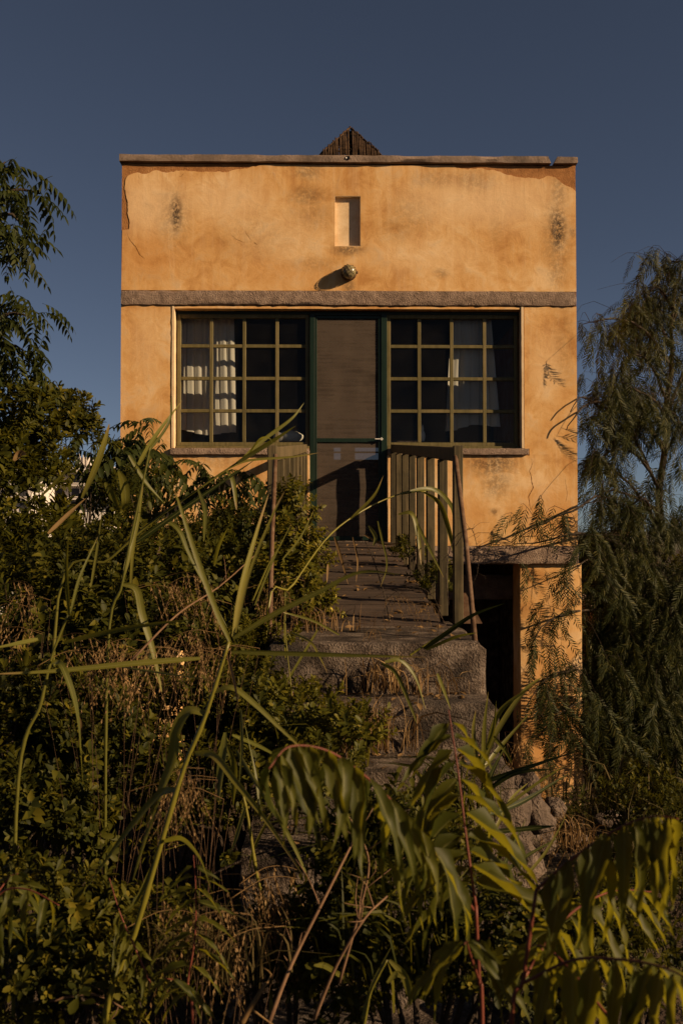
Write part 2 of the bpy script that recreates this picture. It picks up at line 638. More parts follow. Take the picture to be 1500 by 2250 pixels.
M['rail'] = wood_mat('faded_olive_rail_paint', (0.020, 0.015, 0.008), (0.054, 0.042, 0.019), (0.125, 0.092, 0.046), 'Z', 0.75, 0.5)
M['green'] = wood_mat('dark_green_door_paint', (0.004, 0.009, 0.006), (0.006, 0.016, 0.010), (0.010, 0.023, 0.015), 'Z', 0.4, 0.15)
M['deck'] = wood_mat('weathered_deck_wood', (0.016, 0.011, 0.008), (0.042, 0.028, 0.02), (0.085, 0.058, 0.042), 'X', 0.85, 0.9)
M['rust'] = rough_mat('rusty_pipe', [(0.05, 0.025, 0.012), (0.10, 0.055, 0.03), (0.15, 0.10, 0.06)], 20, 100, 0.5, 0.003, rough=0.7)
M['glass'] = glass_mat()
M['screen'] = veil_mat('insect_screen', (0.078, 0.060, 0.047), 0.84, 0.0, 1.0)
M['curtain'] = veil_mat('sheer_white_curtain', (0.84, 0.80, 0.72), 0.97, 0.5)
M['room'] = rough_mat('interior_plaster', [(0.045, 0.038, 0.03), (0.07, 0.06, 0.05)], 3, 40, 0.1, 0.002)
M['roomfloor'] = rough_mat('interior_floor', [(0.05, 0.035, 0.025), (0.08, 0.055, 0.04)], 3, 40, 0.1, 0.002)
M['white'] = rough_mat('white_ceramic', [(0.55, 0.52, 0.48), (0.68, 0.66, 0.62)], 5, 60, 0.05, 0.002, rough=0.5)
M['soil'] = rough_mat('dry_soil', [(0.022, 0.014, 0.009), (0.045, 0.028, 0.017), (0.08, 0.052, 0.032)], 2.5, 30, 1.0, 0.05, blotch=((0.045, 0.04, 0.015), 0.7, 0.7))
M['stone'] = rough_mat('rubble_stone', [(0.045, 0.032, 0.024), (0.09, 0.066, 0.05), (0.17, 0.128, 0.10)], 7, 50, 1.0, 0.03)
M['farwall'] = rough_mat('far_white_wall', [(0.55, 0.50, 0.45), (0.66, 0.61, 0.56)], 0.6, 6, 0.1, 0.01)
M['fardark'] = rough_mat('far_dark_window', [(0.03, 0.03, 0.035), (0.05, 0.05, 0.055)], 0.6, 6, 0.05, 0.01, rough=0.3)
M['tile'] = rough_mat('far_red_tile', [(0.22, 0.09, 0.05), (0.30, 0.13, 0.07)], 1, 8, 0.3, 0.02)
M['slab'] = rough_mat('pale_concrete_slab', [(0.30, 0.22, 0.17), (0.42, 0.32, 0.25)], 4, 50, 0.4, 0.01)
M['bark'] = rough_mat('dark_bark', [(0.02, 0.014, 0.010), (0.045, 0.032, 0.022), (0.075, 0.055, 0.038)], 18, 90, 1.0, 0.02)
M['redstem'] = rough_mat('red_leaf_stalk', [(0.09, 0.024, 0.015), (0.15, 0.042, 0.025)], 20, 120, 0.2, 0.002, rough=0.5)
M['cane'] = rough_mat('reed_cane', [(0.022, 0.013, 0.008), (0.05, 0.028, 0.015), (0.085, 0.05, 0.026)], 15, 90, 0.5, 0.004)
M['straw'] = leaf_mat('dry_straw', [(0.14, 0.078, 0.030), (0.22, 0.13, 0.052), (0.31, 0.20, 0.09)], 0.25, 0.7, 0.2, (0.24, 0.13, 0.04))
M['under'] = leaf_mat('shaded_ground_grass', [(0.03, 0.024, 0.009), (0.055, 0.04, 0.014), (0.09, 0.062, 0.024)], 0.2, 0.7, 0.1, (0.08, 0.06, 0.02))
M['bush'] = leaf_mat('glossy_shrub_leaf', [(0.024, 0.028, 0.004), (0.055, 0.056, 0.005), (0.105, 0.094, 0.007), (0.18, 0.14, 0.012)], 0.26, tcol=(0.18, 0.16, 0.01))
M['bush2'] = leaf_mat('dark_shrub_leaf', [(0.018, 0.022, 0.004), (0.044, 0.046, 0.005), (0.088, 0.080, 0.007), (0.16, 0.125, 0.012)], 0.24, tcol=(0.16, 0.145, 0.01))
M['vine'] = leaf_mat('yellow_green_vine_leaf', [(0.045, 0.05, 0.006), (0.085, 0.083, 0.008), (0.135, 0.118, 0.011), (0.21, 0.16, 0.016)], 0.3, 0.5, 0.15, (0.22, 0.19, 0.015))
M['ailan'] = leaf_mat('compound_leaf_green', [(0.022, 0.028, 0.005), (0.045, 0.05, 0.006), (0.085, 0.082, 0.008)], 0.42, 0.5, 0.15, (0.42, 0.36, 0.02))
M['pinn'] = leaf_mat('dark_pinnate_leaf', [(0.018, 0.026, 0.007), (0.030, 0.038, 0.008), (0.055, 0.058, 0.009)], 0.2)
M['pepper'] = leaf_mat('weeping_leaf_green', [(0.012, 0.017, 0.005), (0.020, 0.025, 0.006), (0.032, 0.035, 0.008), (0.085, 0.075, 0.018)], 0.15, 0.55, 0.12, (0.10, 0.10, 0.015))
M['reed'] = leaf_mat('reed_blade_green', [(0.08, 0.082, 0.014), (0.12, 0.115, 0.018), (0.165, 0.145, 0.022), (0.24, 0.16, 0.06)], 0.32, 0.45, 0.3, (0.26, 0.24, 0.025))
M['reedstem'] = leaf_mat('reed_stalk_yellow', [(0.12, 0.11, 0.012), (0.19, 0.16, 0.02)], 0.1, 0.4, 0.4, (0.2, 0.2, 0.02))
M['fruit'] = rough_mat('yellow_fruit', [(0.32, 0.26, 0.04), (0.42, 0.34, 0.06)], 20, 90, 0.1, 0.002, rough=0.5)

# ------------------------------------------------------------------ ground and far land
def sgm(t):
    return 1 / (1 + math.exp(-max(-40, min(40, t))))


def ground_z(x, y):
    d = y + 9.5
    z = -0.02 * max(0, d) - 0.9 * sgm((d - 6.2) * 1.6) * sgm((x + 0.4) * 3)
    z -= 0.30 * sgm((d - 6.5) * 1.4)
    z = max(z, -1.25) if d < 16 else z
    r = math.hypot(x, d)
    if r > 16:
        z = z * 0 - 1.25 - (min(r, 90) - 16) * 0.10
    z += 0.10 * mnoise.noise(Vector((x * 0.7, y * 0.7, 0))) + 0.03 * mnoise.noise(Vector((x * 3, y * 3, 5)))
    return z


def build_ground():
    rr = np.concatenate([np.linspace(0.0, 16, 70), np.geomspace(17, 5000, 40)])
    na = 120
    V, T = [], []
    for r in rr:
        for a in range(na):
            t = 2 * math.pi * a / na
            x, y = r * math.sin(t), -9.5 + r * math.cos(t)
            V.append((x, y, ground_z(x, y)))
    for i in range(len(rr) - 1):
        for a in range(na):
            b = (a + 1) % na
            p, q, s, t = i * na + a, i * na + b, (i + 1) * na + b, (i + 1) * na + a
            T += [(p, s, q), (p, t, s)]
    o = obj('ground', np_mesh('ground', np.array(V), np.array(T), None, True), M['soil'], None, 'dry earth ground under the plants and house', 'ground', kind='structure')


build_ground()


def build_hills():
    n = 160
    V, T = [], []
    for i in range(n + 1):
        x = -1500 + 3000 * i / n
        h = 10 + 14 * (0.5 + 0.5 * mnoise.noise(Vector((x * 0.003, 2.0, 0)))) + 5 * mnoise.noise(Vector((x * 0.011, 4.0, 0)))
        for (yy, zz) in ((820, -14), (900, h * 0.6 - 9), (1000, h - 9), (1200, -14)):
            V.append((x, yy, zz))
    for i in range(n):
        for k in range(3):
            a = i * 4 + k
            T += [(a, a + 4, a + 5), (a, a + 5, a + 1)]
    m = rough_mat('far_hill_scrub', [(0.05, 0.055, 0.045), (0.09, 0.085, 0.06), (0.12, 0.105, 0.08)], 0.02, 0.3, 0.2, 0.5)
    obj('hills', np_mesh('hills', np.array(V), np.array(T), None, True), m, None, 'low far hills on the horizon', 'hills', kind='structure')


build_hills()

# ------------------------------------------------------------------ the house
def X(px):
    return at(px, 900, 0).x


def Z(py):
    return at(765, py, 0).z


XL, XR = X(265), X(1267)
ZTOP, ZCAPB, ZBT, ZBB = Z(343), Z(361), Z(639), Z(672)
ZSB, ZST = Z(1000), Z(985)
ZFT, ZFB = Z(1200), Z(1240)          # floor beam
OXL, OXR = X(380), X(1148)           # window opening
DXL, DXR = X(679), X(852)            # door opening
DZB = Z(1190)
NX0, NX1, NZ0, NZ1 = X(735), X(792), Z(541), Z(430)
house = thing('small_house', 'small ochre plastered house raised on columns with a wide gridded window', 'house', ((XL + XR) / 2, 0, -1.0))
WT = 0.18


def H(name, me, mat, **kw):
    return obj(name, me, M[mat], house, **kw)


# masonry behind the paint, one piece with the openings cut out
wall_ring = [(XL, ZFT), (DXL, ZFT), (DXL, ZST), (OXL, ZST), (OXL, ZBB + 0.01), (OXR, ZBB + 0.01), (OXR, ZST), (DXR, ZST), (DXR, ZFT), (XR, ZFT), (XR, ZCAPB), (XL, ZCAPB)]
niche_ring = [(NX0, NZ0), (NX1, NZ0), (NX1, NZ1), (NX0, NZ1)]
H('wall', slab2d('wall', wall_ring, [niche_ring], 0.0015, WT), 'mortar')


def jag(pts, step=0.03, amp=0.010, seed=0.0):
    """add ragged points along an open line of (x, z)"""
    out = []
    for (a, b) in zip(pts[:-1], pts[1:]):
        L = math.hypot(b[0] - a[0], b[1] - a[1])
        n = max(1, int(L / step))
        for i in range(n):
            t = i / n
            x, z = a[0] + (b[0] - a[0]) * t, a[1] + (b[1] - a[1]) * t
            k = 0 if i == 0 and not out else 1
            out.append((x + k * amp * mnoise.noise(Vector((x * 9, z * 9, seed))) + k * amp * .6 * mnoise.noise(Vector((x * 37, z * 37, seed))), z + k * amp * 1.3 * mnoise.noise(Vector((x * 9, z * 9, seed + 5))) + k * amp * .8 * mnoise.noise(Vector((x * 41, z * 41, seed + 3)))))
    out.append(pts[-1])
    return out


def P(px, py):
    return (X(px), Z(py))


def crack(pts, wpx):
    """closed thin zigzag ring along photo pixels"""
    L = jag([P(*p) for p in pts], 0.02, 0.006, 3.3)
    n = len(L)
    lft, rgt = [], []
    for i in range(1, n - 1):
        tx, tz = L[i + 1][0] - L[i - 1][0], L[i + 1][1] - L[i - 1][1]
        l_ = math.hypot(tx, tz) or 1
        ww = wpx / 230 * 0.33 * (0.35 + abs(math.sin(i * 1.7)) * 0.8) * math.sin(math.pi * i / n) + 0.0004
        lft.append((L[i][0] - tz / l_ * ww, L[i][1] + tx / l_ * ww))
        rgt.append((L[i][0] + tz / l_ * ww, L[i][1] - tx / l_ * ww))
    return [L[0]] + lft + [L[-1]] + rgt[::-1]


top = jag([P(1261, 412), P(1240, 402), P(1222, 388), P(1205, 384), P(1185, 390), P(1150, 388), P(1115, 382), P(1095, 375), P(1060, 366), P(1030, 370), P(1003, 368), P(998, 362.5)], .02, .012, 1.0)
top += [P(572, 362.5)]
top += jag([P(560, 367), P(520, 373), P(490, 380), P(430, 377), P(390, 376), P(366, 382), P(340, 376), P(318, 386), P(300, 381), P(282, 386), P(273, 396), P(271.5, 420)], .02, .012, 2.0)
top += jag([P(273, 420), P(279, 448), P(277, 470), P(284, 492), P(281, 506), P(272, 508), P(266.5, 507)], .016, .008, 3.0)
upper = [(XL, ZBT), (XR, ZBT)] + [(XR, Z(418))] + top
H('paint_coat', slab2d('paint_coat', upper, [niche_ring, crack([(277, 512), (283, 528), (296, 545), (304, 560), (318, 572)], 2.2), crack([(536, 508), (545, 520), (553, 531)], 1.2),
  crack([(556, 531), (561, 536), (566, 539)], 2.4), crack([(505, 515), (520, 528), (538, 535)], 1.0), crack([(402, 382), (395, 390), (388, 389)], 1.4),
  crack([(302, 385), (304, 396)], 1.0)], -0.004, 0.0015), 'ochre', label='sun bleached ochre paint with peeled edges above the band')
lcrack = crack([(1162, 1004), (1170, 1012), (1162, 1035), (1166, 1052), (1170, 1070), (1160, 1092), (1163, 1115), (1172, 1132)], 2.6)
H('paint_coat', slab2d('paint_coat', [(XL, ZFT + 0.002), (DXL, ZFT + 0.002), (DXL, ZSB - 0.002), (X(376), ZSB - 0.002), (X(376), ZBB - 0.003), (XL, ZBB - 0.003)], [crack([(300, 1180), (304, 1120), (298, 1080)], 1.0)], -0.003, 0.0015), 'ochre')
H('paint_coat', slab2d('paint_coat', [(DXR, ZFT + 0.002), (XR, ZFT + 0.002), (XR, ZBB - 0.003), (X(1152), ZBB - 0.003), (X(1152), ZST), (X(1162), ZST), (X(1162), ZSB - 0.002), (DXR, ZSB - 0.002)],
  [lcrack, crack([(1171, 806), (1170, 815)], 1.2), crack([(1240, 1050), (1244, 1085), (1240, 1105)], 1.0)], -0.003, 0.0015), 'ochre')
# door-side ends of the low walls, painted
for x0, x1 in ((DXL - 0.001, DXL + 0.005), (DXR - 0.005, DXR + 0.001)):
    H('wall_end', rough_box('wall_end', x0, x1, -0.002, 0.11, DZB, ZSB - 0.001, 0.05, 0.002, 0.001), 'trim')
# niche
bm = bmesh.new()
nd_ = 0.046
box_bm(bm, NX0 - 0.02, NX1 + 0.02, nd_, nd_ + 0.02, NZ0 - 0.02, NZ1 + 0.02)
for (a, b, c, d) in ((NX0, NX0 + 0.004, NZ0 + .004, NZ1 - .004), (NX1 - 0.004, NX1, NZ0 + .004, NZ1 - .004), (NX0, NX1, NZ0, NZ0 + 0.004), (NX0, NX1, NZ1 - 0.004, NZ1)):
    box_bm(bm, a, b, -0.0025, nd_, c, d)
H('niche', bm_mesh('niche', bm), 'trim')
# cement band, parapet cap, sills, floor beam
H('lintel_band', rough_box('lintel_band', X(264), X(1266.5), -0.026, 0.10, ZBB, ZBT, 0.03, 0.010, 0.006, 24, 0.5), 'band')
bm = bmesh.new()
cap1 = rough_box('parapet_cap', X(259.5), X(1213), -0.045, WT + .03, ZCAPB + 0.006, ZTOP, 0.03, 0.003, 0.004, 14, 0.8)
for v_ in cap1.vertices:      # broken slanted end
    if v_.co.x > X(1190):
        k = (v_.co.z - ZCAPB) / (ZTOP - ZCAPB)
        v_.co.x -= max(0, k) * 0.035 * (v_.co.x - X(1190)) / (X(1213) - X(1190))
H('parapet_cap', cap1, 'cap')
cap2 = rough_box('parapet_cap', X(1216), X(1272), -0.045, WT + .03, ZCAPB + 0.006, ZTOP - 0.004, 0.03, 0.003, 0.004, 14, 0.8)
for v_ in cap2.vertices:
    if v_.co.x < X(1240):
        k = (v_.co.z - ZCAPB) / (ZTOP - ZCAPB)
        v_.co.x += max(0, k) * 0.04 * (X(1240) - v_.co.x) / (X(1240) - X(1216))
H('parapet_cap', cap2, 'cap', label='broken end piece of the grey parapet cap')
bmh = rough_box('cap_chip', X(757), X(771), -0.052, -0.040, Z(355), Z(346), 0.012, 0.012, 0.01, 40, 1)
H('cap_chip', bmh, 'fardark')
H('window_sill', rough_box('window_sill', X(374), DXL + 0.004, -0.040, 0.10, ZSB, ZST, 0.03, 0.004, 0.004, 20, 0.6), 'band')
H('window_sill', rough_box('window_sill', DXR - 0.004, X(1161), -0.040, 0.10, ZSB, ZST, 0.03, 0.004, 0.004, 20, 0.6), 'band')
H('floor_beam', rough_box('floor_beam', XL - 0.006, XR + 0.006, -0.022, 0.25, ZFB, ZFT, 0.03, 0.009, 0.006, 24, 0.5), 'band')
# trim round the window opening
tz1 = ZBB - 0.004
H('window_trim', rough_box('window_trim', X(377), X(383), -0.012, 0.105, ZST, tz1, 0.05, 0.002, 0.002, 20), 'trim')
H('window_trim', rough_box('window_trim', X(1145), X(1151), -0.012, 0.105, ZST, tz1, 0.05, 0.002, 0.002, 20), 'trim')
H('window_trim', rough_box('window_trim', X(383), X(1145), -0.004, 0.105, tz1 - 0.026, tz1, 0.05, 0.002, 0.002, 20), 'ochre')
# body of the house: side walls, roof slab, floor, rear wall with a window in line with the door
HD = 3.9
H('side_wall', rough_box('side_wall', XL, XL + WT, WT, HD, ZFT, ZCAPB, 0.15, 0.004, 0.005), 'ochre')
H('side_wall', rough_box('side_wall', XR - WT, XR, WT, HD, ZFT, ZCAPB, 0.15, 0.004, 0.005), 'ochre')
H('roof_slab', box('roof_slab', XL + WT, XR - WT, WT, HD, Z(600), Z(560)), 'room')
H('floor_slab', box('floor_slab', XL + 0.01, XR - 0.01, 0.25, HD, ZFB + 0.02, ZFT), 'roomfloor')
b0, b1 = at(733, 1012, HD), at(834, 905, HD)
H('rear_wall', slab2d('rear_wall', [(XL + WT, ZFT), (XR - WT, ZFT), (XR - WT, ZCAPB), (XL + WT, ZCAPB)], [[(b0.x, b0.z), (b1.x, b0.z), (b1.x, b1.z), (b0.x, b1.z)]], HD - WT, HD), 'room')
bm = bmesh.new()
zmid = at(780, 968, HD).z
for k in range(-20, 40):
    for s in (1, -1):
        x0 = b0.x + k * 0.045
        p = Vector((x0, HD - WT / 2 + 0.008 * s, zmid))
        q = Vector((x0 + s * (b1.z - zmid), HD - WT / 2 + 0.008 * s, b1.z))
        lo_, hi_ = min(p.x, q.x), max(p.x, q.x)
        if hi_ < b0.x or lo_ > b1.x:
            continue
        r = bmesh.ops.create_cube(bm, size=1)
        bmesh.ops.scale(bm, vec=((q - p).length, 0.01, 0.026), verts=r['verts'])
        bmesh.ops.rotate(bm, matrix=Matrix.Rotation(-math.atan2(q.z - p.z, q.x - p.x), 3, 'Y'), verts=r['verts'], cent=(0, 0, 0))
        bmesh.ops.translate(bm, vec=(p + q) / 2, verts=r['verts'])
box_bm(bm, at(748, 990, HD).x, at(779, 990, HD).x, HD - WT + .02, HD - .02, b0.z, b1.z)
box_bm(bm, b0.x, b1.x, HD - WT + .03, HD - .03, at(780, 984, HD).z, zmid)
box_bm(bm, b0.x, b1.x, HD - WT + .03, HD - .03, at(780, 996, HD).z, at(780, 994, HD).z)
H('rear_lattice', bm_mesh('rear_lattice', bm), 'room')
# columns below
gz = -1.35
H('column', rough_box('column', X(1141), X(1279) - 0.004, 0.03, 0.42, gz, ZFB + 0.01, 0.08, 0.005, 0.006), 'ochre')
H('column', rough_box('column', X(262), X(396), 0.03, 0.42, gz, ZFB + 0.01, 0.08, 0.005, 0.006), 'ochre')
H('rear_column', rough_box('rear_column', XR - 0.62, XR - .2, HD - .4, HD, gz, ZFB + 0.01, 0.1, 0.005, 0.006), 'ochre')
H('rear_column', rough_box('rear_column', XL + .2, XL + 0.62, HD - .4, HD, gz, ZFB + 0.01, 0.1, 0.005, 0.006), 'ochre')
H('cross_beam', rough_box('cross_beam', XL + .05, X(1200), 0.75, 1.0, at(1030, 1318, .75).z, at(1030, 1262, .75).z, 0.05, 0.008, 0.006, 20, .5), 'band')
H('undercroft_wall_or_blocker', rough_box('undercroft_wall_or_blocker', XL + .3, XR - .31, 2.6, 2.8, gz, ZFB, 0.12, 0.01, 0.006), 'stair')
H('undercroft_wall_or_blocker', rough_box('undercroft_wall_or_blocker', XR - .30, XR - .12, .43, HD - .41, gz, ZFB + .01, 0.12, 0.01, 0.006), 'stair')  # added, unseen side wall: blocks the sun so the undercroft stays dark
H('undercroft_wall_or_blocker', rough_box('undercroft_wall_or_blocker', XL + .12, XL + .29, .43, HD - .41, gz, ZFB + .01, 0.12, 0.01, 0.006), 'stair')  # added left counterpart, also closes the undercroft off from light

# windows: frame, glazing bars, panes
GY = 0.100                          # front of the frames
zt, zb = Z(686), Z(978)


def window(xs, xf0, xf1, label):
    bm = bmesh.new()
    fw = 0.036
    box_bm(bm, xf0, xf0 + fw, GY, GY + 0.05, zb, zt, 0.003)
    box_bm(bm, xf1 - fw, xf1, GY, GY + 0.05, zb, zt, 0.003)
    box_bm(bm, xf0 + fw, xf1 - fw, GY, GY + 0.05, zt - fw, zt, 0.003)
    box_bm(bm, xf0 + fw, xf1 - fw, GY, GY + 0.05, zb, zb + fw, 0.003)
    box_bm(bm, xf0, xf1, GY - 0.03, GY + 0.06, ZST - 0.004, zb - 0.002, 0.003)
    wobj = H('window', bm_mesh('window_frame', bm), 'olive', label=label)
    xin = [X(p) for p in xs]
    zin = [Z(p) for p in (756, 828, 900)]
    bw = 0.0165
    for x in xin:
        obj('glazing_bar', box('glazing_bar', x - bw, x + bw, GY + 0.006, GY + 0.040, zb + fw, zt - fw, 0.003), M['olive'], wobj)
    xe = [xf0 + fw] + xin + [xf1 - fw]
    for z in zin:
        for a, b in zip(xe[:-1], xe[1:]):
            a2 = a + (bw if a != xe[0] else 0)
            b2 = b - (bw if b != xe[-1] else 0)
            obj('glazing_bar', box('glazing_bar', a2, b2, GY + 0.008, GY + 0.038, z - bw, z + bw, 0.003), M['olive'], wobj)
    ze = [zb + fw] + zin[::-1] + [zt - fw]
    for a, b in zip(xe[:-1], xe[1:]):
        for c, d in zip(ze[:-1], ze[1:]):
            bm = bmesh.new()
            t = rng.normal(size=2) * 0.0012
            vs = [bm.verts.new(q) for q in ((a, GY + .026 + t[0], c), (b, GY + .026 + t[1], c), (b, GY + .026 - t[0], d), (a, GY + .026 - t[1], d))]
            bm.faces.new(vs)
            obj('pane', bm_mesh('pane', bm), M['glass'], wobj)
    return wobj


window([461, 534, 607], X(385), X(679), 'left olive framed gridded window')
window([923, 995, 1068], X(851), X(1142), 'right olive framed gridded window')
# strip that closes the head above the frames
H('window_head', box('window_head', X(383), X(1145), GY - 0.004, GY + 0.06, zt, tz1 - 0.028, 0.002), 'green')
# screen door
dz1 = Z(689)
bm = bmesh.new()
box_bm(bm, X(680), X(691), GY - 0.03, GY + 0.05, DZB, zt + 0.002, 0.003)
box_bm(bm, X(838), X(851), GY - 0.03, GY + 0.05, DZB, zt + 0.002, 0.003)
box_bm(bm, X(691), X(838), GY - 0.03, GY + 0.05, dz1, zt + 0.002, 0.003)
frame = H('door_frame', bm_mesh('door_frame', bm), 'green')
bm = bmesh.new()
dy0, dy1 = GY - 0.020, GY + 0.012
box_bm(bm, X(691) + .002, X(696), dy0, dy1, DZB + .012, dz1 - .002, 0.002)
box_bm(bm, X(832), X(838) - .002, dy0, dy1, DZB + .012, dz1 - .002, 0.002)
box_bm(bm, X(696), X(832), dy0, dy1, dz1 - .030, dz1 - .002, 0.002)
box_bm(bm, X(696), X(832), dy0, dy1, DZB + .012, DZB + .05, 0.002)
box_bm(bm, X(696), X(832), dy0, dy1, Z(970), Z(961), 0.002)
door = H('screen_door', bm_mesh('screen_door', bm), 'green', label='dark green screen door')
for za, zb_ in ((Z(961), dz1 - .03), (DZB + .05, Z(970))):
    nx, nz = 14, 24
    V = []
    for j in range(nz + 1):
        for i in range(nx + 1):
            x = X(696) + (X(832) - X(696)) * i / nx
            z = za + (zb_ - za) * j / nz
            e = math.sin(math.pi * i / nx) * math.sin(math.pi * j / nz)
            V.append((x, GY - 0.006 + e * 0.010 * mnoise.noise(Vector((x * 5, z * 5, 1))), z))
    T = []
    for j in range(nz):
        for i in range(nx):
            a = j * (nx + 1) + i
            T += [(a, a + 1, a + nx + 2), (a, a + nx + 2, a + nx + 1)]
    obj('insect_screen', np_mesh('insect_screen', np.array(V), np.array(T), None, True), M['screen'], door)
bm = bmesh.new()
box_bm(bm, X(824), X(842), dy0 - 0.03, dy0 - 0.022, Z(964), Z(962), 0.001)
box_bm(bm, X(837), X(840), dy0 - 0.03, dy0, Z(966), Z(960), 0.001)
obj('door_handle', bm_mesh('door_handle', bm), M['white'], door)
H('door_threshold', rough_box('door_threshold', DXL, DXR, -0.05, 0.2, DZB - 0.05, DZB + 0.006, 0.03, 0.003, 0.004), 'stair')


# curtains hang behind the glass
def curtain(name, x0, x1, ztop, zlow, folds, label, taper, seed, yc=.28):
    n, m = folds * 10, 26
    V, T = [], []
    for j in range(m + 1):
        s = j / m
        for i in range(n + 1):
            u = i / n
            cx = (x0 + x1) / 2
            hw = (x1 - x0) / 2 * (1 - taper * (1 - s))
            x = cx + (u * 2 - 1) * hw
            ph = u * folds * 2 * math.pi + 0.5 * math.sin(3 * s + seed)
            y = yc + (0.005 + 0.007 * s) * math.sin(ph) + 0.004 * math.sin(ph * 2.3 + seed) + 0.02 * mnoise.noise(Vector((u * 3, s * 2, seed)))
            zl = zlow + 0.02 * math.sin(u * 7 + seed) + 0.05 * u * (1 if seed > 2 else -0.6)
            x += 0.012 * math.sin(ph + 1.2) * (0.4 + s)
            V.append((x, y, ztop + (zl - ztop) * s))
    for j in range(m):
        for i in range(n):
            a = j * (n + 1) + i
            T += [(a, a + 1, a + n + 2), (a, a + n + 2, a + n + 1)]
    obj(name, np_mesh(name, np.array(V), np.array(T), None, True), M['curtain'], None, label, 'curtain', 'curtains inside the windows')


def XY(px, y):
    return at(px, 850, y).x


curtain('curtain', XY(383, .28), XY(516, .28), at(700, 683, .28).z, at(450, 948, .28).z, 7, 'wide pleated white curtain lit by sun in the left window', 0.06, 1.0)
curtain('curtain', XY(972, .28), XY(1092, .28), at(700, 683, .28).z, at(1000, 946, .28).z, 5, 'narrower grey white curtain in the right window', 0.30, 4.0, .20)
rod = tube('curtain_rod', [(XL + WT, .28, at(700, 680, .28).z), (XR - WT, .28, at(700, 680, .28).z)], 0.008, 8)
obj('curtain_rod', rod, M['rust'], None, 'thin curtain rod along the head of the windows', 'curtain rod')


# small table behind the left window with a white bundle on it
tp = at(630, 972, 0.55)
tb = thing('side_table', 'dark small table just inside the left window', 'table', (tp.x, .62, ZFT))
obj('table_top', box('table_top', tp.x - .45, tp.x + .35, .42, .85, tp.z - .03, tp.z), M['bark'], tb)
for sx in (-.42, .32):
    for sy in (.45, .82):
        obj('leg', box('leg', tp.x + sx - .02, tp.x + sx + .02, sy - .02, sy + .02, ZFT + 0.001, tp.z - .031), M['bark'], tb)


def lumps(name, blobs, sub=3, amp=0.15, freq=4.0, flat=None):
    bm = bmesh.new()
    for (c, r) in blobs:
        ret = bmesh.ops.create_icosphere(bm, subdivisions=sub, radius=1)
        for v_ in ret['verts']:
            q = Vector(v_.co)
            k = 1 + amp * mnoise.noise(q * freq * 0.6 + Vector(c) * 7)
            v_.co = Vector((c[0] + q.x * r[0] * k, c[1] + q.y * r[1] * k, c[2] + q.z * r[2] * k))
            if flat is not None and v_.co.z < flat:
                v_.co.z = flat
    return bm_mesh(name, bm, True)


obj('white_cushion', lumps('white_cushion', [((tp.x + .03, .58, tp.z + .06), (.135, .09, .062))], 3, .2, 4, tp.z + .001), M['white'], None, 'rounded white cushion on the table inside the left window', 'cushion')
obj('white_globe', lumps('white_globe', [((tp.x - .085, .50, tp.z + .05), (.05, .05, .05))], 3, .02, 4, tp.z + .001), M['white'], None, 'small white globe beside the cushion behind the left window', 'globe')
bt = at(928, 968, 0.34)
bm = bmesh.new()
prof = [(0.0, 0), (.030, 0), (.032, .005), (.032, .085), (.018, .115), (.012, .13), (.012, .16), (0, .16)]
obj('white_bottle', None or lumps('white_bottle', [((bt.x, .34, bt.z + .04), (.028, .028, .06)), ((bt.x, .34, bt.z + .11), (.012, .012, .05))], 2, .0, 4, bt.z - 0.01), M['white'], None, 'small pale bottle standing inside the right window', 'bottle')
shz = bt.z - 0.012
sh = thing('inner_shelf', 'dark shelf along the inside of the right window', 'shelf', (X(1000), .4, shz - .02))
obj('shelf_board', box('shelf_board', X(860), X(1130), .24, .5, shz - .022, shz - .001), M['bark'], sh)
for q in (880, 1100):
    obj('bracket', box('bracket', X(q) - .01, X(q) + .01, GY + .09, .45, shz - .07, shz - .023), M['bark'], sh)

# bulkhead lamp with wire cage
lc = at(766, 598, -0.05)
lamp = thing('wall_lamp', 'round caged bulkhead lamp above the door', 'lamp', (lc.x, -0.004, lc.z))


def lathe_y(prof, cx, cz, n=32):
    V, T = [], []
    for (r, y) in prof:
        for a in range(n):
            t = 2 * math.pi * a / n
            V.append((cx + r * math.cos(t), y, cz + r * math.sin(t)))
    for i in range(len(prof) - 1):
        for a in range(n):
            b = (a + 1) % n
            p, q, s, t = i * n + a, i * n + b, (i + 1) * n + b, (i + 1) * n + a
            T += [(p, q, s), (p, s, t)]
    return np.array(V), np.array(T)


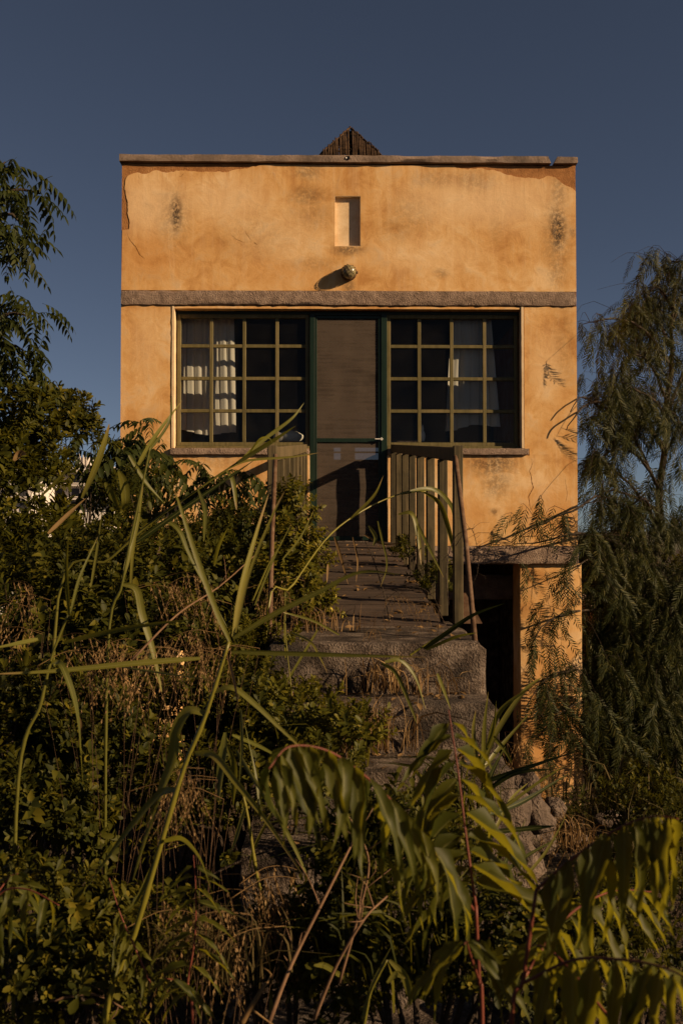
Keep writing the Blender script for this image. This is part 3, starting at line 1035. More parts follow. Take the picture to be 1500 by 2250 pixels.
V, T = lathe_y([(0.001, -0.004), (.060, -.004), (.074, -.010), (.076, -.03), (.076, -.048), (.070, -.056), (.066, -.056)], lc.x, lc.z)
obj('lamp_base', np_mesh('lamp_base', V, T, None, True), M['rust'], lamp)
mg, nd, ln, b = new_mat('lamp_glass_cloudy')
b.inputs['Base Color'].default_value = (0.20, 0.17, 0.085, 1)
b.inputs['Roughness'].default_value = 0.25
b.inputs['Specular IOR Level'].default_value = 0.6
V, T = lathe_y([(.066, -.050), (.067, -.075), (.062, -.098), (.05, -.115), (.03, -.126), (.01, -.130), (0.0005, -.1302)], lc.x, lc.z)
obj('lamp_dome', np_mesh('lamp_dome', V, T, None, True), mg, lamp)
for k in range(3):
    off = (-.026, 0, .026)[k]
    for s in (0, 1):
        pts = []
        for q in np.linspace(-1, 1, 15):
            hw = math.sqrt(max(0.0, .078 ** 2 - off ** 2))
            yy = -.05 - .095 * math.sqrt(max(0, 1 - (q * hw / .078) ** 2 - (off / .09) ** 2)) if abs(q) < 1 else -.048
            a_, b_ = q * hw, off
            u_, w_ = (a_, b_) if s == 0 else (b_, a_)
            c45 = math.cos(0.6)
            s45 = math.sin(0.6)
            pts.append((lc.x + u_ * c45 - w_ * s45, yy, lc.z + u_ * s45 + w_ * c45))
        obj('cage_wire', tube('cage_wire', pts, 0.0022, 5), M['rust'], lamp)
obj('hinge', box('hinge', lc.x + .074, lc.x + .088, -.06, -.04, lc.z - .012, lc.z + .010, .002), M['rust'], lamp)

# reed canopy standing on the roof behind the parapet
RY = 2.2
ap = at(769, 280, RY)
half = (at(840, 356, RY).x - ap.x) * 0.84
zb0 = at(769, 356, RY).z
rz_ = Z(560)
can = thing('reed_canopy', 'dark pyramid shaped reed canopy peeking over the parapet', 'canopy', (ap.x, RY, rz_))
hgt = ap.z - zb0
obj('pole', tube('pole', [(ap.x, RY, rz_ + .001), (ap.x, RY, ap.z - .05)], .03, 8), M['bark'], can)
for face in range(4):
    a0 = face * math.pi / 2
    ncane = 34
    for i in range(ncane):
        u = (i + 0.5) / ncane * 2 - 1
        if abs(u) < 0.04 and face in (0, 2):
            continue
        over = 0.02 + 0.05 * rng.random()
        s0 = -0.12 - .1 * rng.random()
        s1 = 1 - abs(u) + over
        pts = []
        for s in (s0, s1):
            x_, y_ = u * half + rng.normal() * .004, -half * (1 - s)
            xr, yr = x_ * math.cos(a0) - y_ * math.sin(a0), x_ * math.sin(a0) + y_ * math.cos(a0)
            pts.append((ap.x + xr, RY + yr, zb0 + hgt * s + rng.normal() * .008))
        obj('cane', tube('cane', pts, 0.0075 + .003 * rng.random(), 5), M['cane'], can)
for k in range(3):
    s = 0.1 + k * .27
    r_ = half * (1 - s) - 0.012
    ring = [(ap.x + r_, RY + r_, zb0 + hgt * s - .02), (ap.x - r_, RY + r_, zb0 + hgt * s - .02), (ap.x - r_, RY - r_, zb0 + hgt * s - .02), (ap.x + r_, RY - r_, zb0 + hgt * s - .02)]
    for i in range(4):
        obj('batten', tube('batten', [ring[i], ring[(i + 1) % 4]], .012, 5), M['cane'], can)

# ------------------------------------------------------------------ stairs, walkway, railings
SXL, SXR = -0.262, 0.678
stairs = thing('concrete_stairs', 'rough grey concrete steps leading up to the wooden walkway', 'stairs', ((SXL + SXR) / 2, -5.6, -0.3))
tops = [1.154, 0.938, 0.742, 0.545, 0.345, 0.15]
fronts = [4.24, 3.97, 3.68, 3.40, 3.12, 2.84]
for i, (zt_, df) in enumerate(zip(tops, fronts)):
    back = 5.35 if i == 0 else fronts[i - 1] + 0.12
    wid = 0.012 * i
    obj('step', rough_box('step', SXL - wid, SXR + wid * 0.7, df - 9.5, back - 9.5, -0.6 if i else 0.0, zt_, 0.03, 0.003, 0.006, 14, 1.0), M['stair'], stairs)
obj('abutment', rough_box('abutment', SXL + .02, SXR - .03, 5.35 - 9.5, 6.0 - 9.5, -1.2, 1.08, 0.08, 0.012, 0.02, 10, .6), M['stair'], stairs)

walk = thing('wooden_walkway', 'weathered plank walkway from the top step to the door', 'walkway', (0.2, -2.2, 1.1))
d0, d1 = 5.02, 9.44
z0w, z1w = 1.160, DZB - 0.004
nb = 32
for i in range(nb):
    a = d0 + (d1 - d0) * i / nb
    b = d0 + (d1 - d0) * (i + 1) / nb - 0.007
    t = (i + .5) / nb
    zc = z0w + (z1w - z0w) * t + rng.normal() * .003
    me = rough_box('board', -0.21 + rng.normal() * .006, 0.60 + rng.normal() * .006, a - 9.5, b - 9.5, zc - .028, zc, 0.06, 0.0025, 0.003, 14, .5)
    sl_ = (z1w - z0w) / (d1 - d0)
    for v_ in me.vertices:
        v_.co.z += (v_.co.y - (a + b) / 2 + 9.5) * sl_
    obj('board', me, M['deck'], walk)
for x in (-0.16, 0.2, 0.54):
    P0, P1 = Vector((x, d0 - 9.5 + .05, z0w - .075)), Vector((x, d1 - 9.5, z1w - .075))
    bm = bmesh.new()
    box_bm(bm, -.03, .03, 0, (P1 - P0).length, -.045, .045, .004)
    me = bm_mesh('joist', bm)
    me.transform(Matrix.Translation(P0) @ Matrix.Rotation(math.atan2(P1.z - P0.z, P1.y - P0.y), 4, 'X'))
    obj('joist', me, M['deck'], walk)


def railing(label, x0, x1, side):
    """x0 at the near end, x1 at the wall"""
    zt0, zt1 = 1.6 + 202 * 5.08 / FPX, Z(977)
    r = thing('walkway_railing', label, 'railing', ((x0 + x1) / 2, -2.2, 1.1), 'railings of the walkway')
    n = 8
    for i in range(n):
        t = i / (n - 1)
        d = 1 / ((1 - t) / 5.08 + t / 9.40)
        d = 5.08 + (9.40 - 5.08) * t if True else d
        tt = (d - 5.08) / (9.5 - 5.08)
        x = x0 + (x1 - x0) * tt
        zt_ = zt0 + (zt1 - zt0) * tt - (0.0 if i == 0 else 0.075)
        zb_ = z0w + (z1w - z0w) * tt + (0.003 if i == 0 else -0.06)
        tw = 0.025 if i else 0.024
        dp = 0.042 if i else 0.03
        xo = x + side * 0.02
        lean = 0 if i == 0 else rng.normal() * 0.004
        bm = bmesh.new()
        box_bm(bm, xo - tw, xo + tw, d - 9.5 - dp, d - 9.5 + dp, zb_, zt_ if i else zt_ + .004, 0.004)
        me = bm_mesh('post', bm)
        obj('post' if i == 0 else 'baluster', me, M['rail'], r)
    P0, P1 = Vector((x0 + side * .02, 5.11 - 9.5, zt0 - .038)), Vector((x1 + side * .02, -0.05, zt1 - .038))
    L = (P1 - P0).length
    bm = bmesh.new()
    box_bm(bm, -.020, .020, 0.001, L, -.036, .036, .004)
    me = bm_mesh('top_rail', bm)
    dv = (P1 - P0).normalized()
    rot = Vector((0, 1, 0)).rotation_difference(dv).to_matrix().to_4x4()
    me.transform(Matrix.Translation(P0) @ rot)
    obj('top_rail', me, M['rail'], r)
    # gusset plate at the foot of the near post
    bm = bmesh.new()
    a = P0.x + side * .024
    y_ = 5.08 - 9.5
    q = [(a, z0w + .004), (a + side * .10, z0w + .004), (a + side * .015, z0w + .16), (a, z0w + .16)]
    vs0 = [bm.verts.new((x, y_ - .004, z)) for x, z in q]
    vs1 = [bm.verts.new((x, y_ + .004, z)) for x, z in q]
    bm.faces.new(vs0)
    bm.faces.new(vs1[::-1])
    for i in range(4):
        bm.faces.new((vs0[i], vs1[i], vs1[(i + 1) % 4], vs0[(i + 1) % 4]))
    obj('gusset', bm_mesh('gusset', bm), M['rust'], r)
    return P0


railing('olive wooden railing on the right side of the walkway', 0.645, 0.60, 1)
railing('olive wooden railing on the left side of the walkway half hidden by vine', -0.262, -0.195, -1)
pa, pb = atd(1000, 1003, 5.0), atd(1043, 1404, 4.33)
obj('handrail_pipe', tube('handrail_pipe', [pa + Vector((-.004, .0, .0)), pa * .98 + pb * .02, pa * .5 + pb * .5 + Vector((.006, 0, 0)), Vector((pb.x, pb.y, 1.150))], [.012, .0125, .0125, .0125], 8), M['rust'], None, 'leaning rusty pipe from the right rail post to the top step', 'pipe')
pa, pb = atd(605, 1000, 5.0), atd(592, 1404, 4.33)
obj('handrail_pipe', tube('handrail_pipe', [pa, pa * .5 + pb * .5 + Vector((-.004, 0, 0)), Vector((pb.x, pb.y, 1.150))], [.0115, .0115, .0115], 8), M['rust'], None, 'rusty pipe in front of the left rail post among vine leaves', 'pipe')

# ------------------------------------------------------------------ rubble wall, shed, far buildings
def stone_mesh(seed, r):
    bm = bmesh.new()
    bmesh.ops.create_icosphere(bm, subdivisions=3, radius=1)
    o_ = Vector((seed * 3.7, seed * 1.3, seed))
    for v_ in bm.verts:
        q = v_.co.copy()
        m_ = max(abs(q.x), abs(q.y), abs(q.z))
        q = q * (0.6 + 0.4 / m_)
        k = 1 + .42 * mnoise.noise(q * 1.3 + o_) + .16 * abs(mnoise.noise(q * 3.1 + o_)) + .04 * mnoise.noise(q * 9 + o_)
        v_.co = Vector((q.x * r[0] * k, q.y * r[1] * k, q.z * r[2] * k))
    return bm_mesh('stone', bm, True)


rub = thing('rubble_wall', 'low rubble wall of uneven stones beside the steps', 'stone wall', (1.0, -5.4, -0.3))
spots = [(1120, 1875, 3.9, .085, .075), (1165, 1790, 4.1, .07, .06), (1110, 1790, 4.0, .09, .07), (1185, 1860, 4.2, .06, .05), (1150, 1935, 3.8, .09, .07), (1205, 1925, 4.1, .07, .06),
         (1100, 1955, 3.7, .08, .07), (1235, 1815, 5.2, .10, .05), (1345, 1815, 5.8, .08, .05), (1440, 1830, 5.6, .09, .06), (1500, 1815, 5.9, .10, .05), (1270, 1862, 4.7, .06, .05),
         (1330, 1880, 4.6, .09, .04), (1415, 1900, 4.6, .06, .05), (1150, 1730, 4.3, .06, .05), (1255, 1935, 4.3, .05, .04), (1350, 1950, 4.0, .07, .04), (1180, 2000, 3.6, .09, .06),
         (1090, 2030, 3.4, .08, .07), (1290, 2020, 3.4, .06, .04), (1215, 1780, 4.6, .045, .035), (1300, 1840, 5.0, .05, .04), (1385, 1850, 5.2, .06, .04)]
for i, (px_, py_, d, r1, r2) in enumerate(spots):
    p = atd(px_, py_, d)
    me = stone_mesh(i + 1, (r1 * 1.25, r1, r2 * 1.2))
    me.transform(Matrix.Translation(p) @ Euler((rng.normal() * .5, rng.normal() * .5, rng.random() * 6)).to_matrix().to_4x4())
    obj('stone', me, M['stone'], rub)
# earth bank the stones are set in
def bank():
    V, T = [], []
    nx, ny = 26, 26
    for j in range(ny + 1):
        d = 2.6 + 4.6 * j / ny
        for i in range(nx + 1):
            x = 0.70 + 4.0 * i / nx
            top_ = at(1200, 1830, d - 9.5).z if d < 5.6 else at(1200, 1830, 5.6 - 9.5).z - (d - 5.6) * .45
            z = min(top_, 0.42) - .10 + .07 * mnoise.noise(Vector((x * 2, d * 2, 3))) + .03 * mnoise.noise(Vector((x * 8, d * 8, 3)))
            V.append((x, d - 9.5, z))
    for j in range(ny):
        for i in range(nx):
            a = j * (nx + 1) + i
            T += [(a, a + 1, a + nx + 2), (a, a + nx + 2, a + nx + 1)]
    obj('earth_bank', np_mesh('earth_bank', np.array(V), np.array(T), None, True), M['soil'], None, 'earth bank under the rubble wall', 'bank', kind='structure')


bank()
sy = 3.5
sa, sb_ = at(1290, 1322, sy), at(1720, 1342, sy)
shed = thing('low_shed', 'low shed with a pale flat roof edge behind the weeping tree', 'shed', ((sa.x + sb_.x) / 2, sy + 1, -1.3))
obj('roof_edge', rough_box('roof_edge', sa.x, sb_.x, sy - .12, sy + 2.2, sa.z - .09, sa.z + .03, .08, .008, .008, 8, .8), M['slab'], shed)
obj('wall', rough_box('wall', sa.x + .1, sb_.x - .1, sy, sy + 2.0, -1.6, sa.z - .091, .15, .006, .005), M['mortar'], shed)


def far_building(label, px0, px1, pyt, pyb, d, floors, cols, roof=None, mat='farwall', group=None, depth=6.0):
    a, b = atd(px0, pyt, d), atd(px1, pyb, d)
    y = d - 9.5
    zb_ = ground_z(b.x, y) - 1
    o = thing('apartment_building' if floors > 1 else 'far_house', label, 'building', ((a.x + b.x) / 2, y, zb_), group)
    obj('wall', box('wall', a.x, b.x, y, y + depth, zb_, a.z, .02), M[mat], o)
    wd = (b.x - a.x)
    fh = (a.z - b.z) / max(1, floors)
    for f in range(floors):
        z0_ = a.z - fh * (f + 1)
        obj('balcony', box('balcony', a.x - .02 * wd, b.x + .02 * wd, y - .9, y - .002, z0_ + fh * .86, z0_ + fh * .95, .01), M[mat], o)
        for c in range(cols):
            xx = a.x + wd * (c + .22) / cols
            wv = H2 = obj('window', box('window', xx, xx + wd * .5 / cols, y - .05, y - .003, z0_ + fh * .15, z0_ + fh * .72, .01), M['fardark'], o)
            obj('window_sill', box('window_sill', xx - .05, xx + wd * .5 / cols + .05, y - .12, y - .004, z0_ + fh * .09, z0_ + fh * .14, .01), M[mat], wv)
    if roof:
        bm = bmesh.new()
        zr = a.z
        vs = [bm.verts.new(q) for q in ((a.x - .3, y - .4, zr + .02), (b.x + .3, y - .4, zr + .02), (b.x + .3, y + depth + .3, zr + .02), (a.x - .3, y + depth + .3, zr + .02), (a.x + wd * .25, y + depth / 2, zr + roof), (b.x - wd * .25, y + depth / 2, zr + roof))]
        for f in ((0, 1, 5, 4), (1, 2, 5), (2, 3, 4, 5), (3, 0, 4), (3, 2, 1, 0)):
            bm.faces.new([vs[i] for i in f])
        obj('roof', bm_mesh('roof', bm), M['tile'], o)
    else:
        obj('parapet', box('parapet', a.x - .1, b.x + .1, y - .3, y + depth + .1, a.z + .002, a.z + .35, .02), M[mat], o)
        obj('stair_tower', box('stair_tower', a.x + wd * .45, a.x + wd * .62, y + 1.5, y + 3.5, a.z + .01, a.z + 1.3, .02), M[mat], o)
        for k in range(4):
            xx = a.x + wd * (.44 + .05 * k)
            obj('chimney', box('chimney', xx, xx + .12, y + 1.2, y + 1.4, a.z + .36, a.z + 1.5 + .1 * (k % 2), .01), M[mat], o)


far_building('broad white apartment block seen through leaves left of the house', 82, 252, 1035, 1125, 85, 3, 5)
far_building('lower white building at the left edge behind the shrubs', -60, 70, 1062, 1130, 70, 2, 4)
far_building('tiny white house with red roof far away at right', 1352, 1398, 1180, 1196, 160, 1, 3, roof=1.2, depth=8)
far_building('tiny pale house just right of the ochre house corner', 1290, 1318, 1190, 1204, 190, 1, 2, roof=1.0, depth=8)

# ------------------------------------------------------------------ leaf and frond templates (V, T, v)
def leaf_tpl(L, W, fold=0.25, droop=0.15, kind='ob', v=0.5):
    if kind == 'ob':
        st, wd = [0, .3, .62, .86, 1.0], [0.04, .30, .5, .40, 0.0]
    elif kind == 'lan':
        st, wd = [0, .14, .4, .72, 1.0], [0.06, .42, .5, .28, 0.0]
    else:
        st, wd = [0, .5, 1.0], [0.08, .5, 0.0]
    V, T = [], []
    for s, w_ in zip(st, wd):
        x = s * L
        z = -droop * L * s * s
        y = w_ * W
        V += [(x, y, z + fold * y), (x, 0, z), (x, -y, z + fold * y)]
    for i in range(len(st) - 1):
        a = i * 3
        for j in (0, 1):
            T += [(a + j, a + j + 3, a + j + 4), (a + j, a + j + 4, a + j + 1)]
    V, T = np.array(V, float), np.array(T)
    # drop the degenerate tip triangles
    tipn = len(V)
    T[T == tipn - 1] = tipn - 2
    T[T == tipn - 3] = tipn - 2
    T = T[[len(set(t)) == 3 for t in T.tolist()]]
    return V, T, np.full(len(V), v)


def shoot_tpl(n, L, leafL, leafW, r, kind='ob', spread=(0.7, 1.25), whorl=0.5):
    """leafy shoot along +x: leaves in a spiral, crowded toward the tip"""
    acc = Acc()
    Vt, Tt = tube_np(np.array([[-L * .3, 0, 0], [L * .5, 0, 0], [L, 0, 0]]), [.0022, .0018, .001], 3)
    acc.add(Vt, Tt, 0.2)
    for i in range(n):
        s = (i + .5) / n
        s = s ** whorl
        az = i * 2.399 + r.normal() * .3
        th = (spread[1] + (spread[0] - spread[1]) * s) + r.normal() * .18
        d = np.array([math.cos(th), math.sin(th) * math.cos(az), math.sin(th) * math.sin(az)])
        up = np.array([math.sin(th) * 1.0 + .2, -math.cos(th) * math.cos(az), -math.cos(th) * math.sin(az)])
        k = (0.75 + .4 * r.random()) * (1 - .3 * s)
        lf = leaf_tpl(leafL * k, leafW * k, .15 + .3 * r.random(), .05 + .3 * r.random(), kind)
        Rm = frames(d[None], up[None])[0]
        acc.add(lf[0] @ Rm.T + np.array([L * s, 0, 0]), lf[1], r.random())
    return np.vstack(acc.V), np.vstack(acc.T), np.concatenate(acc.v)


def frond_tpl(pairs, L, leafL, leafW, r, droop=.35, ang=1.0, hang=.3, kind='lan', rach=.002, curve=.0, term=True):
    """pinnate leaf along +x, drooping toward -z, leaflets in pairs"""
    acc = Acc()
    n = pairs * 2 + 2
    s = np.linspace(0, 1, n)
    C = np.stack([L * s * (1 - .12 * droop * s), curve * L * s * s, -droop * L * s ** 2], 1)
    Vt, Tt = tube_np(C, np.linspace(rach, rach * .4, n), 3)
    acc.add(Vt, Tt, 0.4)
    Tn = unit(np.gradient(C, axis=0))
    for i in range(pairs):
        j = 2 + 2 * i
        if j >= n:
            break
        q = (i + .5) / pairs
        size = (0.62 + .38 * math.sin(math.pi * min(1, q * .8 + .15))) * (1.0 if q < .8 else 1 - (q - .8) * 1.6)
        for sd in (1, -1):
            a = ang + r.normal() * .10
            side = unit(np.cross(np.array([0, 0, 1.0]), Tn[j])) * sd
            d = Tn[j] * math.cos(a) + side * math.sin(a) + np.array([0, 0, -hang * (0.7 + .6 * r.random())])
            upv = np.array([0, 0, 1.0]) + side * .35 + r.normal(size=3) * .15
            k = size * (.88 + .24 * r.random())
            lf = leaf_tpl(leafL * k, leafW * k, .3 * r.random() + .1, .1 + .3 * r.random(), kind)
            Rm = frames(d[None], upv[None])[0]
            acc.add(lf[0] @ Rm.T + C[j] + r.normal(size=3) * .001, lf[1], r.random())
    if term:
        lf = leaf_tpl(leafL * .7, leafW * .7, .2, .2, kind)
        Rm = frames(Tn[-1][None], np.array([[0, 0, 1.0]]))[0]
        acc.add(lf[0] @ Rm.T + C[-1], lf[1], r.random())
    return np.vstack(acc.V), np.vstack(acc.T), np.concatenate(acc.v)


TR = np.random.default_rng(5)
OB = [shoot_tpl(13, .11, .070, .030, TR) for _ in range(4)]
OBS = [shoot_tpl(15, .12, .045, .020, TR) for _ in range(4)]
VN = [shoot_tpl(11, .13, .060, .034, TR, 'lan', (0.9, 1.4), .8) for _ in range(4)]
FR_T = [frond_tpl(7, .36, .105, .034, TR, .45, 1.05, .55) for _ in range(5)]
FR_S = [frond_tpl(9, .34, .085, .020, TR, .5, 1.0, .45) for _ in range(5)]
FR_P = [frond_tpl(12, .33, .068, .0115, TR, .10, .72, .02, 'thin', .0015, c, True) for c in (-.15, 0, .12, .25, -.05)]


def mesh_of(tpl, name, mat):
    me = np_mesh(name, tpl[0], tpl[1], tpl[2])
    me.materials.append(mat)
    return me


def place(name, me, Rm, pos, sc, parent):
    o = bpy.data.objects.new(name, me)
    m = Matrix([[*(Rm[0] * sc), pos[0]], [*(Rm[1] * sc), pos[1]], [*(Rm[2] * sc), pos[2]], [0, 0, 0, 1]])
    COL.objects.link(o)
    o.parent = parent
    o.matrix_parent_inverse = Matrix.Translation(-WLOC[parent.name])
    o.matrix_basis = m
    return o


SHARED = {}


def shared(tpls, key, mat):
    k = (key, mat.name)
    if k not in SHARED:
        SHARED[k] = [mesh_of(t, 'leaves', mat) for t in tpls]
    return SHARED[k]


def noise_keep(Pn, freq, thr):
    return np.array([mnoise.noise(Vector(p) * freq) > thr for p in Pn])


def shrub(name, label, cat, blobs, n, tpls, key, mat, sc=1.0, front=60, base=None, group=None, up=.5, gap=-.25, stems=14, inner=.35, avoid=None):
    """blobs: (centre, radii). Leafy shoots crowd the outer shell, twigs run to them from the base."""
    C = np.array([list(b[0]) for b in blobs])
    Rd = np.array([list(b[1]) for b in blobs])
    vol = np.prod(Rd, 1) ** (2 / 3)
    ids = rng.choice(len(blobs), size=n, p=vol / vol.sum())
    u = rand_unit(n)
    u[:, 2] = np.where(u[:, 2] < -.5, -u[:, 2], u[:, 2])
    rad = np.where(rng.random(n) < inner, rng.random(n) ** .5, .82 + .22 * rng.random(n))
    Pn = C[ids] + u * Rd[ids] * rad[:, None]
    keep = noise_keep(Pn, 6.5, gap + .02)
    if avoid is not None:
        keep &= ~avoid(Pn)
    Pn, u, ids = Pn[keep], u[keep], ids[keep]
    n = len(Pn)
    base = Vector(base) if base is not None else Vector((C[:, 0].mean(), C[:, 1].mean(), ground_z(C[:, 0].mean(), C[:, 1].mean())))
    root = thing(name, label, cat, base, group)
    D = unit(u * .7 + np.array([0, 0, up]) + rng.normal(size=(n, 3)) * .38)
    Rm = frames(D, rand_unit(n))
    S = sc * (.5 + .8 * rng.random(n) ** 1.2)
    v = rng.random(n)
    score = u[:, 1] - u[:, 2] * .3 + rng.random(n) * .4
    order = np.argsort(score)
    fr_, rest = order[:front], order[front:]
    meshes = shared(tpls, 'leafy_shoot' + key, mat)
    for i in fr_:
        place('leafy_shoot', meshes[i % len(meshes)], Rm[i], Pn[i], S[i], root)
    acc = Acc()
    for k in range(len(tpls)):
        s_ = rest[rest % len(tpls) == k]
        if len(s_):
            acc.inst(tpls[k], Rm[s_], Pn[s_], S[s_], v[s_])
    obj('foliage', acc.mesh('foliage'), mat, root, kind='stuff')
    sa_ = Acc()
    for i in rng.choice(n, size=min(stems, n), replace=False):
        p1 = Pn[i]
        b0_ = np.array(base) + rng.normal(size=3) * np.array([.06, .06, 0])
        midp = b0_ * .45 + p1 * .55 + rng.normal(size=3) * .06 + np.array([0, 0, .1])
        Vt, Tt = tube_np(spline([b0_, midp, p1], 8), np.linspace(.012, .003, 8), 5)
        sa_.add(Vt, Tt)
    obj('stems', sa_.mesh('stems', True), M['bark'], root)
    return root


def pb(px_, py_, d, rx, ry, rd=None):
    """a leaf mass round a photo pixel at distance d, radii in pixels"""
    c = atd(px_, py_, d)
    k = d / FPX
    return (c, (rx * k, (rd if rd else (rx + ry) / 2 * k), ry * k))


# avoid growing through walkway, stairs or house
def avoid_fn(Pn):
    x, y, z = Pn[:, 0], Pn[:, 1], Pn[:, 2]
    return ((x > -.23) & (x < .66) & (y > -7) & (z < 1.25)) | ((y > -.06) & (x > XL - .05))


G1 = 'shrubs on the left bank'
shrub('evergreen_shrub', 'tall glossy evergreen shrub at the far left edge below the tree', 'shrub', [pb(20, 1000, 6.3, 110, 150), pb(-60, 1200, 6.0, 190, 240), pb(110, 1240, 5.9, 110, 100), pb(60, 1350, 5.6, 160, 200)], 1500, OB + VN[:2], 'ob', M['bush'], 1.0, 110, group=G1, avoid=avoid_fn)
shrub('evergreen_shrub', 'glossy shrub whose rounded top stands left of the house corner', 'shrub', [pb(130, 925, 6.9, 60, 52), pb(60, 1020, 6.8, 60, 90), pb(180, 965, 6.9, 40, 36)], 420, OB, 'ob', M['bush2'], .95, 70, group=G1, avoid=avoid_fn)
shrub('evergreen_shrub', 'dense shrub under the dry seed heads in the middle left', 'shrub', [pb(220, 1300, 5.0, 170, 110), pb(330, 1330, 4.9, 170, 130), pb(120, 1420, 4.7, 200, 160), pb(330, 1480, 4.5, 190, 140)], 1900, OBS + VN[:2], 'obsv', M['bush2'], 1.05, 110, group=G1, gap=-.15, avoid=avoid_fn)
shrub('evergreen_shrub', 'dark shrub against the house foundation left of the rail', 'shrub', [pb(420, 1260, 6.4, 130, 90), pb(480, 1360, 5.6, 120, 120), pb(310, 1160, 6.6, 100, 110), pb(560, 1400, 5.2, 60, 110), pb(500, 1200, 7.0, 110, 70), pb(560, 1290, 5.8, 60, 90)], 1400, OBS, 'obs', M['bush'], 1.0, 80, group=G1, gap=-.05, avoid=avoid_fn)
shrub('evergreen_shrub', 'large leaved shrub at the left edge below the horizontal reed leaf', 'shrub', [pb(60, 1640, 3.6, 170, 150), pb(200, 1720, 3.6, 150, 150), pb(30, 1850, 3.2, 170, 130)], 1300, OB + OBS[:2] + VN[:1], 'obm', M['bush2'], .74, 120, group=G1, avoid=avoid_fn)
shrub('evergreen_shrub', 'low shrub in the shade behind the leaning reed stalk', 'shrub', [pb(420, 1640, 3.9, 170, 130), pb(560, 1600, 4.0, 130, 110), pb(500, 1800, 3.5, 170, 120)], 1100, OBS, 'obs', M['bush2'], .9, 90, group=G1, gap=-.05, avoid=avoid_fn)
shrub('evergreen_shrub', 'leafy shrub lapping over the left end of the concrete steps', 'shrub', [pb(580, 1490, 4.3, 80, 80), pb(650, 1600, 3.95, 80, 65), pb(600, 1640, 3.8, 100, 80), pb(770, 1640, 3.55, 55, 35), pb(720, 1720, 3.4, 80, 50)], 900, OBS, 'obs', M['vine'], .85, 90, group=G1, gap=-.1)
shrub('evergreen_shrub', 'broad leaved shrub in the bottom left corner', 'shrub', [pb(60, 2060, 2.3, 180, 130), pb(230, 2130, 2.3, 150, 130), pb(100, 2200, 2.1, 200, 110)], 750, OB, 'ob', M['bush2'], .55, 90, group=G1)
shrub('evergreen_shrub', 'dark low shrub at the bottom centre behind dry stalks', 'shrub', [pb(450, 2120, 2.6, 170, 110), pb(620, 2180, 2.5, 160, 100), pb(760, 2120, 2.7, 110, 100)], 800, OBS, 'obs', M['bush2'], .75, 70, group=G1, gap=0)
shrub('evergreen_shrub', 'dark leafy shrub covering the lowest steps at the bottom', 'shrub', [pb(850, 1880, 2.55, 130, 90), pb(960, 1990, 2.4, 140, 110), pb(820, 2080, 2.4, 140, 110), pb(1080, 2120, 2.2, 130, 110)], 620, OBS, 'obs', M['bush2'], .8, 80, group=G1, gap=-.1)
shrub('low_shrub', 'dark scrub on the bank between the stones and the weeping tree', 'shrub', [pb(1300, 1810, 5.0, 70, 45), pb(1400, 1790, 5.0, 90, 50), pb(1490, 1800, 4.8, 80, 60), pb(1340, 1900, 3.9, 80, 40), pb(1450, 1910, 3.8, 90, 50)], 620, OBS, 'obs', M['bush2'], .75, 60, gap=-.1)
shrub('low_shrub', 'dark leafy scrub behind the hanging fronds in the bottom right corner', 'shrub', [pb(1420, 2010, 2.7, 110, 60), pb(1300, 2080, 2.6, 110, 60), pb(1460, 2140, 2.4, 110, 70), pb(1250, 2190, 2.2, 120, 60)], 420, OBS, 'obs', M['bush2'], .7, 50, gap=-.15)
shrub('climbing_vine', 'yellow green vine wrapped round the left railing post', 'vine', [pb(640, 1130, 5.15, 40, 60, .14), pb(630, 1210, 5.1, 55, 70, .18), pb(650, 1300, 5.0, 55, 80, .2), pb(600, 1290, 5.0, 40, 90, .2), pb(690, 1240, 5.6, 22, 60, .1), pb(690, 1340, 5.1, 40, 40, .15)], 820, VN, 'vn', M['vine'], .62, 140, gap=-.3, inner=.5)
shrub('low_shrub', 'small leafy shrub growing at the right foot of the walkway', 'shrub', [pb(905, 1215, 7.6, 32, 22, .15), pb(955, 1280, 6.3, 40, 26, .15)], 150, OBS, 'obs', M['bush2'], .75, 40, stems=8)
shrub('low_shrub', 'dark scrub behind the weeping tree at the right edge', 'shrub', [pb(1420, 1520, 10.6, 130, 170), pb(1340, 1650, 10.2, 70, 130), pb(1480, 1320, 11.5, 90, 90), pb(1440, 1750, 9.6, 130, 90), pb(1330, 1480, 11, 60, 120)], 1500, OBS, 'obs', M['bush2'], 1.3, 80)

# ------------------------------------------------------------------ trees
def avoid_house(Pn):
    return (Pn[:, 1] > -.10) & (Pn[:, 0] < XR + .05)


def limb(name, pts, r0, r1, parent, mat='bark', n=14, k=7):
    C = spline(pts, n)
    C[1:-1] += rng.normal(size=C[1:-1].shape) * r0 * .25
    return obj(name, tube(name, C, np.linspace(r0, r1, n), k), M[mat], parent)


